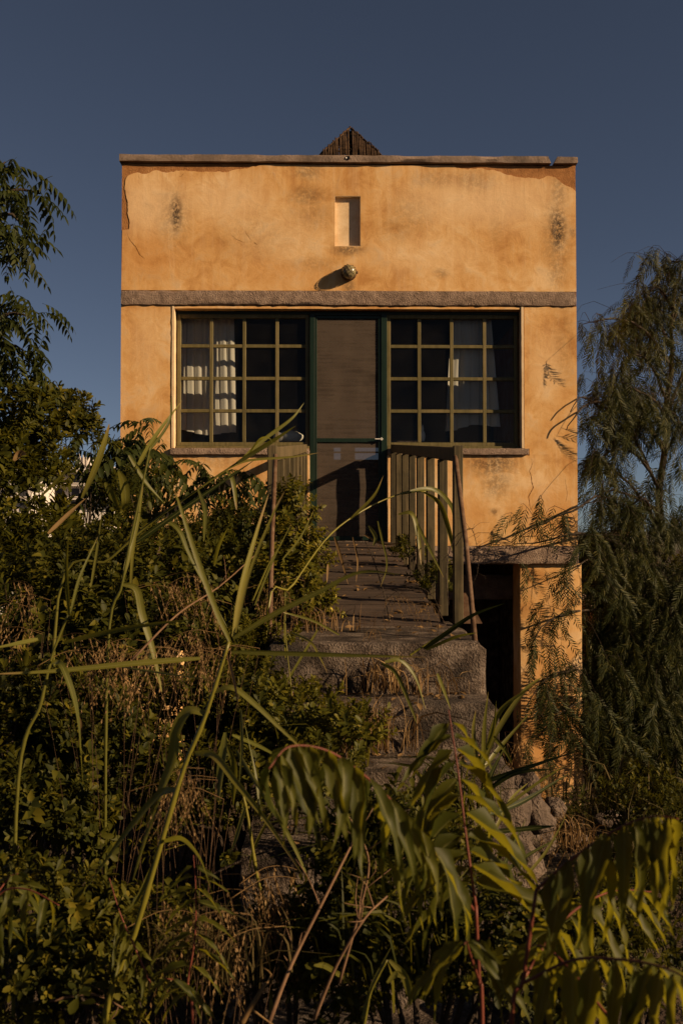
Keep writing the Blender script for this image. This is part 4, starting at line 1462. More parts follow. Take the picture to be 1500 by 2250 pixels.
def frond_tree(name, label, base, trunk, limbs, anchors, tpls, key, mat, sc, parts, spread=.7, down=.45, cat='tree', group=None, r0=.05):
    """anchors: (point, how many, scatter) - fronds radiate and droop from each"""
    root = thing(name, label, cat, base, group)
    limb('trunk', trunk, r0, r0 * .4, root)
    for l in limbs:
        limb('branch', l, r0 * .35, r0 * .08, root, n=10, k=5)
    meshes = shared(tpls, key, mat)
    acc = Acc()
    cnt = 0
    for (p, k, sct) in anchors:
        p = np.array(p)
        az = rng.random() * 6.28
        for i in range(k):
            a = az + i * 2.399
            el = rng.normal() * .35 + .15
            d = np.array([math.cos(a) * math.cos(el), math.sin(a) * math.cos(el), math.sin(el) - down * .5])
            q = p + rng.normal(size=3) * sct
            Rm = frames(d[None], np.array([[0, 0, 1.0]]) + rng.normal(size=(1, 3)) * .15)[0]
            s = sc * (.7 + .55 * rng.random())
            if avoid_house(q[None])[0] or avoid_house((q + d * s * .25)[None])[0]:
                continue
            t = int(rng.integers(len(tpls)))
            if cnt < parts:
                place(key, meshes[t], Rm, q, s, root)
            else:
                acc.inst(tpls[t], Rm[None], q[None], np.array([s]), rng.random(1))
            cnt += 1
    if acc.n:
        obj('foliage', acc.mesh('foliage'), mat, root, kind='stuff')
    return root


# tree at the left edge: trunk stands out of frame, its boughs reach in
def bough(pts, d, k, sct=.05, m=5):
    C = spline([atd(p[0], p[1], d + (p[2] if len(p) > 2 else 0)) for p in pts], m)
    return C.tolist(), [(c, k, sct) for c in C]


A, Lm = [], []
for pts, k in (([(-160, 700), (-80, 520), (-20, 400), (12, 355)], 5), ([(-160, 700), (-60, 480), (20, 420), (88, 425)], 5), ([(-150, 720), (-40, 520), (10, 470), (48, 490)], 6),
               ([(-150, 740), (-60, 560), (0, 520), (35, 530)], 4), ([(-160, 900), (-60, 760), (10, 690), (70, 697)], 6), ([(-160, 900), (-60, 800), (0, 760), (52, 770)], 6),
               ([(-160, 920), (-40, 830), (20, 800), (55, 815)], 5), ([(-160, 900), (-60, 720), (-10, 670), (15, 680)], 5)):
    l, a = bough(pts, 6.4 + rng.normal() * .25, k + 1, .06, 6)
    Lm.append(l)
    A += a[3:]
frond_tree('overhanging_tree', 'tree reaching in from the left edge with drooping pinnate leaves against the sky', (atd(-190, 1200, 6.6).x, -2.9, -.4),
           [(atd(-190, 1200, 6.6).x, -2.9, -.5), atd(-175, 1200, 6.6), atd(-165, 900, 6.5), atd(-150, 600, 6.4), atd(-130, 380, 6.4)], Lm, A, FR_T, 'frond', M['pinn'], .70, 240, down=.9, r0=.07)

# saplings with pinnate leaves in front of the wall
A, Lm = [], []
for pts, k in (([(330, 1200), (318, 1080), (310, 985), (312, 930)], 6), ([(330, 1180), (290, 1060), (268, 990), (262, 968)], 5), ([(330, 1180), (350, 1080), (355, 1010), (352, 985)], 5), ([(320, 1150), (300, 1080), (330, 1060)], 5), ([(320, 1150), (260, 1080), (235, 1030)], 5)):
    l, a = bough(pts, 7.6 + rng.normal() * .12, k, .03)
    Lm.append(l)
    A += a[2:]
frond_tree('pinnate_sapling', 'sapling with narrow drooping leaflets in front of the left wall corner', (atd(330, 1400, 7.6).x, -1.9, -.7), [(atd(330, 1400, 7.6).x, -1.9, -.8), atd(330, 1250, 7.6), atd(325, 1100, 7.6), atd(318, 990, 7.6)], Lm, A, FR_S, 'frond', M['pinn'], .95, 130, down=.9, r0=.016, group='pinnate saplings by the wall')
A, Lm = [], []
for pts, k in (([(505, 1250), (480, 1120), (455, 1050), (440, 1022)], 6), ([(505, 1250), (520, 1130), (535, 1070), (540, 1040)], 6), ([(505, 1240), (470, 1180), (445, 1150)], 5), ([(505, 1230), (545, 1160), (560, 1130)], 5), ([(500, 1230), (500, 1160), (495, 1120)], 6)):
    l, a = bough(pts, 8.1 + rng.normal() * .12, k, .03)
    Lm.append(l)
    A += a[2:]
frond_tree('pinnate_sapling', 'sapling with narrow dark leaflets between the sill and the left railing', (atd(505, 1420, 8.1).x, -1.4, -.8), [(atd(505, 1420, 8.1).x, -1.4, -.9), atd(507, 1260, 8.1), atd(500, 1120, 8.1)], Lm, A, FR_S, 'frond', M['pinn'], .95, 130, down=.9, r0=.014, group='pinnate saplings by the wall')
A, Lm = [], []
for pts, k in (([(190, 1150), (205, 1020), (225, 955)], 4), ([(190, 1150), (170, 1020), (165, 965)], 3), ([(190, 1160), (240, 1040), (270, 1000)], 4)):
    l, a = bough(pts, 7.2 + rng.normal() * .1, k, .03, 4)
    Lm.append(l)
    A += a[2:]
frond_tree('pinnate_sapling', 'sapling with drooping leaflets in front of the far white building', (atd(190, 1350, 7.2).x, -2.3, -.6), [(atd(190, 1350, 7.2).x, -2.3, -.7), atd(195, 1200, 7.2), atd(200, 1040, 7.2)], Lm, A, FR_S, 'frond', M['pinn'], .95, 90, down=.9, r0=.014, group='pinnate saplings by the wall')


# weeping tree on the right
def weeping():
    base = at(1500, 1800, 1.3)
    root = thing('weeping_tree', 'weeping tree with feathery hanging leaves covering the right edge', 'tree', (base.x, 1.3, -1.3))
    limb('trunk', [(base.x + .05, 1.35, -1.4), at(1490, 1640, 1.3), at(1470, 1420, 1.2), at(1440, 1260, 1.1), at(1452, 1050, 1.1), at(1472, 820, 1.0), at(1480, 620, 1.0)], .085, .012, root, n=24, k=8)
    boughs = [[(1455, 1300, 1.1, 2), (1400, 1180, .8), (1330, 1090, .3), (1262, 1120, -.25), (1190, 1150, -.35), (1140, 1180, -.4)],
              [(1450, 1080, 1.1, 3), (1390, 960, .8), (1310, 890, .35), (1275, 872, .0), (1252, 905, -.08)],
              [(1470, 800, 1.0), (1410, 720, .8), (1340, 700, .5), (1280, 712, .3)],
              [(1478, 680, 1.0), (1440, 630, .9), (1400, 690, .7)], [(1460, 1000, 1.0), (1400, 880, .9), (1350, 850, .8), (1310, 880, .7)], [(1455, 1080, 1.0), (1400, 1000, .5), (1340, 990, .3), (1300, 1030, .2)], [(1470, 900, 1.0), (1430, 800, .6), (1390, 780, .4), (1360, 810, .3)], [(1460, 980, 1.0), (1370, 900, .5), (1300, 885, .08), (1262, 915, -.06), (1244, 945, -.08)], [(1450, 1250, 1.1), (1370, 1200, .5), (1280, 1170, -.1), (1200, 1190, -.2), (1130, 1195, -.22)],
              [(1480, 640, 1.0), (1500, 580, 1.0), (1470, 575, 1.0)],
              [(1470, 900, 1.0), (1510, 800, 1.2), (1540, 780, 1.3)],
              [(1450, 1160, 1.1), (1380, 1060, 1.3), (1320, 1010, 1.2), (1290, 960, 1.0)],
              [(1468, 1420, 1.2, 1), (1400, 1360, .6), (1300, 1340, 0.0), (1210, 1360, -.35), (1165, 1420, -.4)],
              [(1475, 1500, 1.2, 1), (1390, 1480, .6), (1290, 1470, .0), (1200, 1490, -.4), (1150, 1560, -.45)],
              [(1480, 1600, 1.3, 1), (1400, 1580, .5), (1310, 1540, -.1), (1240, 1560, -.4), (1180, 1620, -.5)],
              [(1470, 1450, 1.2), (1430, 1350, .3), (1380, 1330, -.2), (1340, 1380, -.4)],
              [(1480, 1550, 1.3), (1450, 1480, .2), (1400, 1500, -.3), (1360, 1560, -.4)],
              [(1450, 1250, 1.1), (1500, 1150, .5), (1530, 1180, .2)], [(1450, 1200, 1.1), (1420, 1100, .2), (1370, 1120, -.3)],
              [(1470, 950, 1.0), (1440, 880, .4), (1380, 850, .2), (1340, 830, .1)], [(1460, 1000, 1.0), (1490, 930, .4), (1470, 900, .2)],
              [(1480, 1600, 1.3), (1500, 1560, .4), (1450, 1600, -.2), (1420, 1660, -.3)], [(1440, 1260, 1.1), (1340, 1220, .5), (1290, 1230, .1), (1250, 1260, -.2)],
              [(1478, 1400, 1.2), (1440, 1290, .2), (1480, 1290, -.2), (1510, 1330, -.3)], [(1478, 1480, 1.2), (1430, 1420, .1), (1460, 1440, -.3), (1490, 1500, -.4)], [(1470, 1440, 1.2), (1370, 1400, .4), (1320, 1420, .2), (1300, 1480, .1)],
              [(1480, 1560, 1.2), (1380, 1530, .5), (1320, 1560, .3), (1300, 1620, .2)], [(1485, 1600, 1.2), (1420, 1590, .3), (1370, 1620, .1), (1340, 1680, .0)], [(1485, 1600, 1.2), (1500, 1620, .1), (1470, 1660, -.2)],
              [(1460, 1200, 1.1), (1380, 1200, .9), (1320, 1190, .7), (1295, 1220, .6)], [(1455, 1130, 1.1), (1390, 1090, .7), (1330, 1080, .5), (1300, 1110, .4)], [(1470, 760, 1.0), (1440, 700, 1.2), (1380, 690, 1.3), (1350, 720, 1.3)], [(1475, 720, 1.0), (1500, 640, 1.2), (1530, 660, 1.3)]]
    anc, W8 = [], []
    for b_ in boughs:
        C = spline([at(q[0], q[1], max(q[2], .18) if q[0] > 1288 else q[2]) for q in b_], 12)
        limb('branch', [tuple(c) for c in C], .020, .004, root, n=14, k=5)
        for j in range(3, 12):
            for _ in range((1 if b_[-1][1] < 1100 else 3) if C[j][0] < XR + .12 else (b_[0][3] + 2 if len(b_[0]) > 3 else ((2 if rng.random() < .7 else 3) if b_[-1][1] < 1150 else 7))):
                # side twig that arches and hangs
                a = C[j] + rng.normal(size=3) * .05
                dr = np.array([rng.normal() * .30, rng.normal() * .24, rng.normal() * .14])
                end = a + dr + np.array([0, 0, -.30 * rng.random()])
                tw = spline([C[j], a + dr * .6 + np.array([0, 0, .06]), end], 6)
                if (tw[:, 0] < X(1120)).any() and tw[-1, 2] < ZFB:
                    continue
                if avoid_house(tw).any() or (tw[-1, 1] > -.12 and tw[-1, 0] < XR + .08):
                    continue
                anc.append(tw)
    tacc = Acc()
    for tw in anc:
        Vt, Tt = tube_np(tw, np.linspace(.0035, .0012, 6), 3)
        tacc.add(Vt, Tt)
    obj('twigs', tacc.mesh('twigs', True), M['bark'], root, kind='stuff')
    Pn, D = [], []
    for tw in anc:
        for j in (1, 2, 3, 4, 5):
            for _ in range(1 if j < 5 else 3):
                if rng.random() < .22:
                    continue
                Pn.append(tw[j] + rng.normal(size=3) * .008)
                D.append([rng.normal() * .40, rng.normal() * .25, -.9 + rng.normal() * .25])
    Pn, D = np.array(Pn), unit(np.array(D))
    S = .72 + .5 * rng.random(len(Pn))
    tip = Pn + D * (.33 * S)[:, None]
    ok = ~(avoid_house(Pn) | avoid_house(tip)) & (tip[:, 2] > -1.1) & ~((tip[:, 0] < X(1128)) & (tip[:, 2] < ZFT - .02))
    ok &= (Pn[:, 2] < 1.35) | noise_keep(Pn, 3.4, -.08)
    Pn, D, S = Pn[ok], D[ok], S[ok]
    n = len(Pn)
    upv = np.stack([rng.normal(size=n) * .45, -1 + rng.normal(size=n) * .3, rng.normal(size=n) * .3], 1)
    Rm = frames(D, upv)
    order = np.argsort(Pn[:, 1] + .35 * Pn[:, 0] + rng.random(n) * .4)
    ms = shared(FR_P, 'hanging_leaf', M['pepper'])
    for i in order[:300]:
        place('hanging_leaf', ms[i % 5], Rm[i], Pn[i], S[i], root)
    acc = Acc()
    rest = order[300:]
    for k in range(5):
        s_ = rest[rest % 5 == k]
        acc.inst(FR_P[k], Rm[s_], Pn[s_], S[s_], rng.random(len(s_)))
    obj('foliage', acc.mesh('foliage'), M['pepper'], root, kind='stuff')
    print('weeping fronds', n)


weeping()

# trees on the far plain, one mass
def far_trees():
    acc = Acc()
    n = 900
    x = rng.uniform(-70, 70, n)
    y = rng.uniform(45, 110, n)
    for i in range(n):
        g = ground_z(x[i], y[i])
        r_ = 1.0 + 1.6 * rng.random()
        k = 26
        u = rand_unit(k)
        p = np.array([x[i], y[i], g + r_]) + u * r_ * np.array([1, 1, .85]) * (.7 + .4 * rng.random((k, 1)))
        lf = leaf_tpl(1.1, .8, .3, .3)
        acc.inst(lf, frames(unit(u + rng.normal(size=(k, 3)) * .5), rand_unit(k)), p, .6 + .8 * rng.random(k), rng.random(k))
    obj('treeline', acc.mesh('treeline'), M['bush2'], None, 'dark scrub and trees on the far plain', 'trees', kind='stuff')


far_trees()

# ------------------------------------------------------------------ giant reeds
def blade_mesh(pts, wpx, fold=.35, twist=0.0, lean=.5, n=22, prof='blade'):
    """pts (px, py, d); wpx = greatest width in photo pixels; a channelled, tapering leaf"""
    Wp = [atd(*q) for q in pts]
    C = spline(Wp, n)
    dm = sum(q[2] for q in pts) / len(pts)
    T = unit(np.gradient(C, axis=0))
    view = unit(C - np.array(CAM))
    A = unit(np.cross(T, view))
    s = np.linspace(0, 1, n)
    ang = lean + twist * s
    nrm = np.cross(T, A)
    Wd = A * np.cos(ang)[:, None] + nrm * np.sin(ang)[:, None]
    Nn = np.cross(T, Wd)
    if prof == 'blade':
        w_ = np.minimum(1, .55 + s * 3.0) * np.minimum(1, (1 - s) * 1.9) ** .8
    else:
        w_ = np.sin(np.pi * np.clip(s * .92 + .06, 0, 1)) ** .7
    w_ = w_ * wpx * .64 * dm / FPX * .5 / max(.5, math.cos(lean)) + .0004
    V = np.stack([C + Wd * w_[:, None] + Nn * (fold * w_)[:, None], C, C - Wd * w_[:, None] + Nn * (fold * w_)[:, None]], 1).reshape(-1, 3)
    F = []
    for i in range(n - 1):
        a = i * 3
        for j in (0, 1):
            F += [(a + j, a + j + 3, a + j + 4), (a + j, a + j + 4, a + j + 1)]
    return np_mesh('leaf_blade', V, np.array(F), np.repeat(.1 + .5 * rng.random() + .06 * np.sin(s * 9) + 1.2 * np.maximum(0, s - rng.uniform(.7, .95)) / .3, 3), True, True)


def reed(label, stalk, blades, d, r=.006, group='giant reeds in front of the house', ground=True, dd=.25, sm='reedstem', nm='giant_reed'):
    p0 = atd(stalk[0][0], stalk[0][1], d)
    g = ground_z(p0.x, p0.y)
    root = thing(nm, label, 'reed', (p0.x, p0.y, g), group)
    pts = [atd(q[0], q[1], d + (q[2] if len(q) > 2 else 0)) for q in stalk]
    if ground:
        e = pts[0] - pts[1]
        low = pts[0] + e.normalized() * .25
        pts = [Vector((low.x, low.y, min(g - .02, low.z - .05)))] + ([low] if low.z > g + .1 else []) + pts
    C = spline(pts, 30)
    rad = np.linspace(r * 1.15, r * .6, 30)
    rad[::5] *= 1.25
    obj('stalk', tube('stalk', C, rad, 7), M[sm], root)
    for b in blades:
        pp, w_ = b[0], b[1]
        kw = b[2] if len(b) > 2 else {}
        mat = M[kw.pop('mat', 'reed')] if kw else M['reed']
        end = rng.normal() * dd * .6
        k = len(pp) - 1
        q3 = [(q[0], q[1], d + end * i / k + (q[2] if len(q) > 2 else 0)) for i, q in enumerate(pp)]
        kw.setdefault('lean', rng.uniform(-.6, .6))
        kw.setdefault('twist', rng.normal() * .5)
        obj('leaf_blade', blade_mesh(q3, w_, **kw), mat, root)
    return root


reed('tall leaning reed with long straight leaves fanning out before the left rail',
     [(300, 2040), (345, 1885), (400, 1700), (445, 1590), (472, 1510), (503, 1410)],
     [([(505, 1410), (470, 1330), (430, 1220), (398, 1120), (385, 1080)], 17, {'lean': .2, 'twist': .1}), ([(512, 1400), (530, 1290), (560, 1180), (590, 1085)], 17, {'lean': .3, 'twist': .2}), ([(518, 1390), (548, 1260), (600, 1130), (625, 1080)], 9),
      ([(512, 1403), (600, 1350), (700, 1300), (790, 1257), (880, 1262)], 17, {'lean': .25, 'twist': .2}), ([(508, 1432), (650, 1436), (790, 1440), (935, 1444)], 15, {'lean': .4, 'twist': .1}),
      ([(470, 1522), (510, 1512), (560, 1548), (620, 1605), (668, 1650)], 16), ([(452, 1570), (415, 1562), (388, 1605), (380, 1670), (345, 1765), (292, 1935)], 38, {'lean': .1, 'twist': .8, 'prof': 'mid'}),
      ([(385, 1735), (345, 1750), (270, 1840), (188, 1955)], 22, {'lean': .3, 'twist': .2}), ([(428, 1655), (470, 1660), (520, 1720), (590, 1810), (670, 1930)], 22, {'lean': .2, 'twist': .3}),
      ([(360, 1848), (400, 1842), (440, 1885), (467, 1965)], 17), ([(340, 1890), (310, 1960), (290, 1990), (260, 2010)], 12), ([(500, 1440), (515, 1500), (525, 1560)], 9, {'mat': 'straw'})], 2.0, .0058)
reed('low reed with two broad leaves hanging behind the tall leaning reed', [(560, 1900), (545, 1800), (530, 1730)],
     [([(495, 1610), (490, 1660), (485, 1710), (482, 1760)], 30, {'prof': 'mid', 'lean': .2}), ([(500, 1640), (515, 1690), (512, 1770)], 20, {'prof': 'mid'}), ([(575, 1800), (560, 1700), (535, 1580)], 10), ([(530, 1560), (532, 1640), (525, 1740)], 9),
      ([(510, 1615), (570, 1640), (640, 1680)], 12), ([(520, 1650), (550, 1700), (590, 1760), (640, 1860)], 14), ([(585, 1750), (640, 1850), (690, 1960)], 14), ([(600, 1780), (560, 1860), (545, 1920)], 9), ([(540, 1770), (520, 1840), (505, 1880)], 12)], 2.5, .005)
reed('thin reed at the left edge with nearly horizontal leaves crossing dry seed heads', [(90, 1545), (115, 1440), (150, 1350)],
     [([(140, 1412), (220, 1392), (330, 1372), (440, 1360)], 15, {'lean': .3, 'twist': .1}), ([(84, 1405), (40, 1415), (-30, 1428)], 15), ([(152, 1352), (146, 1260), (150, 1175)], 11), ([(155, 1348), (175, 1270), (215, 1180)], 9),
      ([(440, 1447), (300, 1458), (120, 1475), (-20, 1482)], 18, {'lean': .3, 'twist': .1}), ([(270, 1466), (360, 1480), (470, 1495)], 6), ([(112, 1455), (135, 1462), (160, 1530), (172, 1600), (182, 1720)], 22, {'prof': 'mid'}), ([(170, 1570), (178, 1600), (172, 1640)], 8, {'mat': 'straw'})], 2.4, .0045, sm='reed')
reed('upright reed in front of the left wall with one broad curled leaf', [(268, 1285), (290, 1170), (318, 1040), (330, 980)],
     [([(300, 1030), (340, 960), (400, 880)], 13), ([(262, 1035), (272, 1060), (276, 1100), (270, 1120)], 30, {'prof': 'mid', 'lean': .1}), ([(230, 1060), (245, 1085), (262, 1115)], 22, {'prof': 'mid'}), ([(283, 1000), (320, 1060), (360, 1105)], 13),
      ([(266, 1283), (300, 1295), (312, 1350), (335, 1430), (355, 1520)], 24, {'prof': 'mid', 'lean': .2}), ([(285, 1200), (300, 1130), (312, 1070)], 11), ([(270, 1270), (300, 1150), (315, 1060)], 16, {'lean': .3}), ([(288, 1300), (292, 1220), (306, 1130)], 9),
      ([(180, 1095), (205, 1040), (225, 985), (240, 932)], 20, {'prof': 'mid'}), ([(90, 1090), (130, 1050), (165, 1015)], 9), ([(105, 1172), (150, 1130), (192, 1092)], 12, {'mat': 'straw'}), ([(320, 1000), (370, 930), (378, 870)], 8), ([(200, 1290), (215, 1200), (225, 1120)], 8)], 3.2, .0045, sm='reed')
reed('long arching reed leaning right across the sill toward the door', [(240, 1230), (330, 1150), (450, 1065), (545, 1000)],
     [([(530, 1010), (580, 965), (640, 920), (668, 885)], 12, {'lean': .3}), ([(520, 1018), (590, 975), (650, 935)], 14), ([(500, 1030), (545, 1012), (640, 1004), (700, 995)], 8), ([(497, 1032), (512, 1060), (520, 1120)], 14, {'prof': 'mid'}), ([(435, 1075), (450, 1120), (448, 1190)], 14, {'prof': 'mid'}),
      ([(300, 1190), (400, 1120), (560, 1010)], 16, {'lean': .5, 'mat': 'pinn'}), ([(545, 1000), (570, 965), (590, 962), (600, 975)], 5), ([(380, 1150), (420, 1220), (460, 1290), (475, 1320)], 9), ([(370, 1145), (395, 1170), (420, 1230), (500, 1380)], 15), ([(470, 1240), (480, 1200), (500, 1160)], 12)], 3.6, .005, sm='reed')
reed('arching reed bending over the plank walkway from the left', [(640, 1290, .0), (720, 1180, .3), (800, 1120, .5), (880, 1085, .6), (935, 1080, .6)],
     [([(930, 1080, .6), (965, 1105, .6), (985, 1160, .6), (1003, 1240, .6)], 15, {'prof': 'mid'}), ([(880, 1085, .6), (950, 1075, .6), (990, 1110, .6), (1000, 1150, .6), (1020, 1205, .6)], 14), ([(875, 1130, .5), (905, 1130, .5), (918, 1180, .5), (925, 1240, .5)], 14, {'prof': 'mid'}),
      ([(905, 1130, .5), (940, 1200, .5), (975, 1270, .5)], 11), ([(770, 1140, .4), (820, 1090, .4), (842, 1045, .4)], 10), ([(810, 1155, .4), (825, 1180, .4), (820, 1200, .4)], 13, {'prof': 'mid'}), ([(800, 1175, .4), (840, 1195, .4), (885, 1193, .4)], 7, {'mat': 'straw'}),
      ([(735, 1180, .3), (750, 1230, .3), (765, 1285, .3)], 9, {'mat': 'straw'}), ([(775, 1180, .4), (785, 1230, .4), (782, 1280, .4)], 6, {'mat': 'straw'}), ([(720, 1240, .3), (718, 1280, .3)], 7, {'mat': 'straw'}), ([(830, 1145, .4), (838, 1180, .4), (850, 1240, .4), (836, 1290, .4)], 7)], 4.6, .005)
reed('dark reed leaf shoot rising from the right end of the top step', [(900, 1440), (930, 1420), (960, 1400)],
     [([(930, 1425), (980, 1390), (1040, 1350), (1110, 1325)], 16, {'mat': 'pinn'}), ([(935, 1428), (1000, 1400), (1050, 1390)], 10), ([(845, 1455), (880, 1452), (912, 1490), (935, 1560)], 14), ([(838, 1457), (870, 1480), (905, 1560), (915, 1590)], 12), ([(960, 1480), (975, 1520), (990, 1560)], 11)], 3.7, .004, ground=False)
reed('clump of stiff upright leaves beside the right end of the steps', [(1062, 1700), (1064, 1650)],
     [([(1060, 1690), (1062, 1600), (1072, 1520)], 15), ([(1055, 1690), (1090, 1610), (1150, 1520), (1195, 1485)], 17), ([(1060, 1690), (1100, 1640), (1170, 1560)], 13), ([(1050, 1690), (1040, 1610), (1045, 1560)], 13), ([(1070, 1640), (1100, 1560), (1180, 1500)], 16), ([(1040, 1690), (1080, 1620), (1090, 1540)], 12), ([(1075, 1610), (1110, 1650), (1125, 1680)], 13)], 3.3, .004, nm='stiff_leaved_plant', group=None)
reed('fan of dark stiff blades in shade in front of the rubble wall', [(1060, 1900), (1066, 1840)],
     [([(1060, 1720), (1150, 1690), (1270, 1650)], 16, {'mat': 'pinn'}), ([(1065, 1740), (1130, 1700), (1220, 1690)], 14, {'mat': 'pinn'}), ([(1070, 1790), (1150, 1760), (1250, 1700)], 17, {'mat': 'pinn'}), ([(1070, 1830), (1170, 1820), (1220, 1815)], 15, {'mat': 'pinn'}), ([(1090, 1940), (1120, 1870), (1155, 1800)], 15, {'mat': 'pinn'}),
      ([(1100, 1780), (1180, 1720), (1245, 1680)], 10), ([(1090, 1930), (1160, 1880), (1230, 1840)], 12, {'mat': 'pinn'}), ([(1060, 1760), (1080, 1700), (1110, 1640)], 14, {'mat': 'pinn'}), ([(1150, 1930), (1200, 1870), (1245, 1790)], 9), ([(1075, 1850), (1120, 1760), (1160, 1720)], 10)], 2.9, .004, nm='stiff_leaved_plant', group=None)
reed('thin green reed shoots standing left of the steps', [(640, 1520), (628, 1400), (626, 1300)],
     [([(628, 1450), (626, 1380), (626, 1310)], 7), ([(700, 1380), (640, 1480), (590, 1560)], 8), ([(690, 1560), (730, 1620), (745, 1660)], 8), ([(680, 1540), (710, 1600), (720, 1640)], 8), ([(800, 1570), (780, 1640), (770, 1680)], 9), ([(745, 1395), (690, 1365), (640, 1350), (620, 1345)], 8),
      ([(640, 1390), (680, 1410), (700, 1440), (720, 1480)], 8), ([(620, 1230), (660, 1180), (690, 1120)], 6), ([(560, 1330), (600, 1230), (640, 1150)], 7), ([(555, 1320), (590, 1240), (620, 1190)], 6)], 3.9, .003)
reed('short yellow reed shoot low at the bottom centre', [(800, 2250), (815, 2180), (850, 2110)],
     [([(855, 2110), (885, 2140), (900, 2180), (902, 2210)], 26, {'prof': 'mid', 'lean': .2}), ([(850, 2160), (870, 2140), (890, 2150)], 18, {'prof': 'mid'}), ([(795, 2240), (820, 2160), (860, 2080)], 8), ([(690, 2120), (720, 2125), (775, 2165)], 16, {'prof': 'mid'})], 1.9, .003)


# ------------------------------------------------------------------ young tree-of-heaven type plants close to the lens
def leaflet_mesh(r):
    n = 9
    s = np.linspace(0, 1, n)
    w_ = np.interp(s, [0, .06, .16, .35, .6, .85, 1], [.015, .07, .095, .085, .062, .028, .002])
    w_ = w_ * (1 + .16 * np.sin(s * 23 + r.random() * 6)) * r.uniform(.75, 1.15)
    bend = r.uniform(.1, .55)
    side = r.normal() * .14
    z = -bend * s ** 2
    y0 = side * s ** 2
    wav = .035 * np.sin(s * 13 + r.random() * 6)
    fold = .65 + .45 * r.random()
    V, F = [], []
    for i in range(n):
        V += [(s[i], y0[i] + w_[i], z[i] + w_[i] * fold + wav[i]), (s[i], y0[i], z[i]), (s[i], y0[i] - w_[i], z[i] + w_[i] * fold - wav[i])]
    for i in range(n - 1):
        a = i * 3
        for j in (0, 1):
            F += [(a + j, a + j + 3, a + j + 4), (a + j, a + j + 4, a + j + 1)]
    me = np_mesh('leaflet', np.array(V), np.array(F), np.repeat(.25 + .6 * r.random() + .15 * s, 3), True, True)
    me.materials.append(M['ailan'])
    return me


LFM = [leaflet_mesh(TR) for _ in range(8)]


def big_frond(root, pts, pairs, lpx, hang=.8, fwd=.35, both=(1, 1), sidew=.8, r=.0023, start=.12):
    """pts (px, py, d) from the foot to the tip of one compound leaf"""
    C = spline([atd(*q) for q in pts], 40)
    dm = sum(q[2] for q in pts) / len(pts)
    st = obj('leaf_stalk', tube('leaf_stalk', C, np.linspace(r, r * .4, 40), 6), M['redstem'], root)
    T = unit(np.gradient(C, axis=0))
    for i in range(pairs):
        q = start + (1 - start) * (i + .3) / pairs
        j = min(39, int(q * 39))
        for b, sd in enumerate((1, -1)):
            if not both[b]:
                continue
            t = T[j]
            side = np.cross(t, np.array([0, 0, 1.0]))
            if np.linalg.norm(side) < .25:
                side = np.cross(t, np.array([0.2, 1.0, 0.0]))
            side = unit(side) * sd
            d = side * sidew + t * fwd + np.array([0, 0, -hang]) + rng.normal(size=3) * .13
            upv = t * .2 + side * .5 + np.array([0, -.3, .8]) + rng.normal(size=3) * .3
            Rm = frames(d[None], upv[None])[0]
            L = lpx * dm / FPX * (.6 + .4 * math.sin(math.pi * min(1, q * .75 + .22))) * (.9 + .2 * rng.random())
            o = bpy.data.objects.new('leaflet', LFM[int(rng.integers(8))])
            COL.objects.link(o)
            o.parent = st
            p = C[j] + side * .004
            o.matrix_basis = Matrix([[*(Rm[0] * L), p[0]], [*(Rm[1] * L), p[1]], [*(Rm[2] * L), p[2]], [0, 0, 0, 1]])


def ailanthus(label, stem, fronds, d, r=.006):
    p0 = atd(stem[0][0], stem[0][1], d)
    g = ground_z(p0.x, p0.y)
    root = thing('compound_leaf_plant', label, 'plant', (p0.x, p0.y, g), 'compound leaf plants close to the camera')
    pts = [Vector((p0.x, p0.y, g - .02))] + [atd(q[0], q[1], d) for q in stem]
    obj('stem', tube('stem', spline(pts, 16), np.linspace(r, r * .7, 16), 7), M['redstem'], root)
    for f in fronds:
        big_frond(root, *f[0], **f[1])


ailanthus('big compound leaf plant with red stalks in front of the steps', [(1060, 2330), (1052, 2150), (1045, 1990)],
          [(([(1045, 1992, 1.45), (1025, 1850, 1.47), (1005, 1690, 1.5), (985, 1560, 1.52)], 11, 215), dict(hang=.62, fwd=.05, sidew=.95)),
           (([(1040, 2000, 1.45), (960, 1880, 1.40), (860, 1760, 1.33), (740, 1660, 1.28), (640, 1640, 1.25), (590, 1690, 1.22)], 15, 205), dict(hang=1.0, fwd=.05, sidew=.6)),
           (([(1050, 2150, 1.45), (1030, 2090, 1.38), (1025, 2070, 1.30), (1020, 2075, 1.2)], 5, 185), dict(hang=.9, fwd=.5, sidew=.9, start=.5))], 1.45, .0036)
ailanthus('compound leaf plant arching over the bottom right corner', [(1120, 2400), (1150, 2150), (1178, 1955)],
          [(([(1178, 1955, 1.25), (1260, 1885, 1.22), (1360, 1820, 1.18), (1430, 1795, 1.16), (1490, 1800, 1.14)], 9, 230), dict(hang=1.0, fwd=.2, sidew=.5)),
           (([(1150, 2160, 1.2), (1260, 2110, 1.15), (1370, 2110, 1.1), (1450, 2125, 1.05), (1510, 2150, 1.0)], 8, 215), dict(hang=1.0, fwd=.2, sidew=.5)),
           (([(1150, 2150, 1.3), (1240, 2020, 1.4), (1340, 1960, 1.5), (1430, 1960, 1.6)], 8, 170), dict(hang=.7, fwd=.2, sidew=.8))], 1.22, .0034)
ailanthus('dark compound leaf plant hanging low in the bottom right corner', [(1330, 2420), (1340, 2240)],
          [(([(1340, 2240, 1.15), (1250, 2130, 1.2), (1190, 2080, 1.25), (1130, 2090, 1.3)], 8, 170), dict(hang=.8, fwd=.1, sidew=.7))], 1.2, .0032)
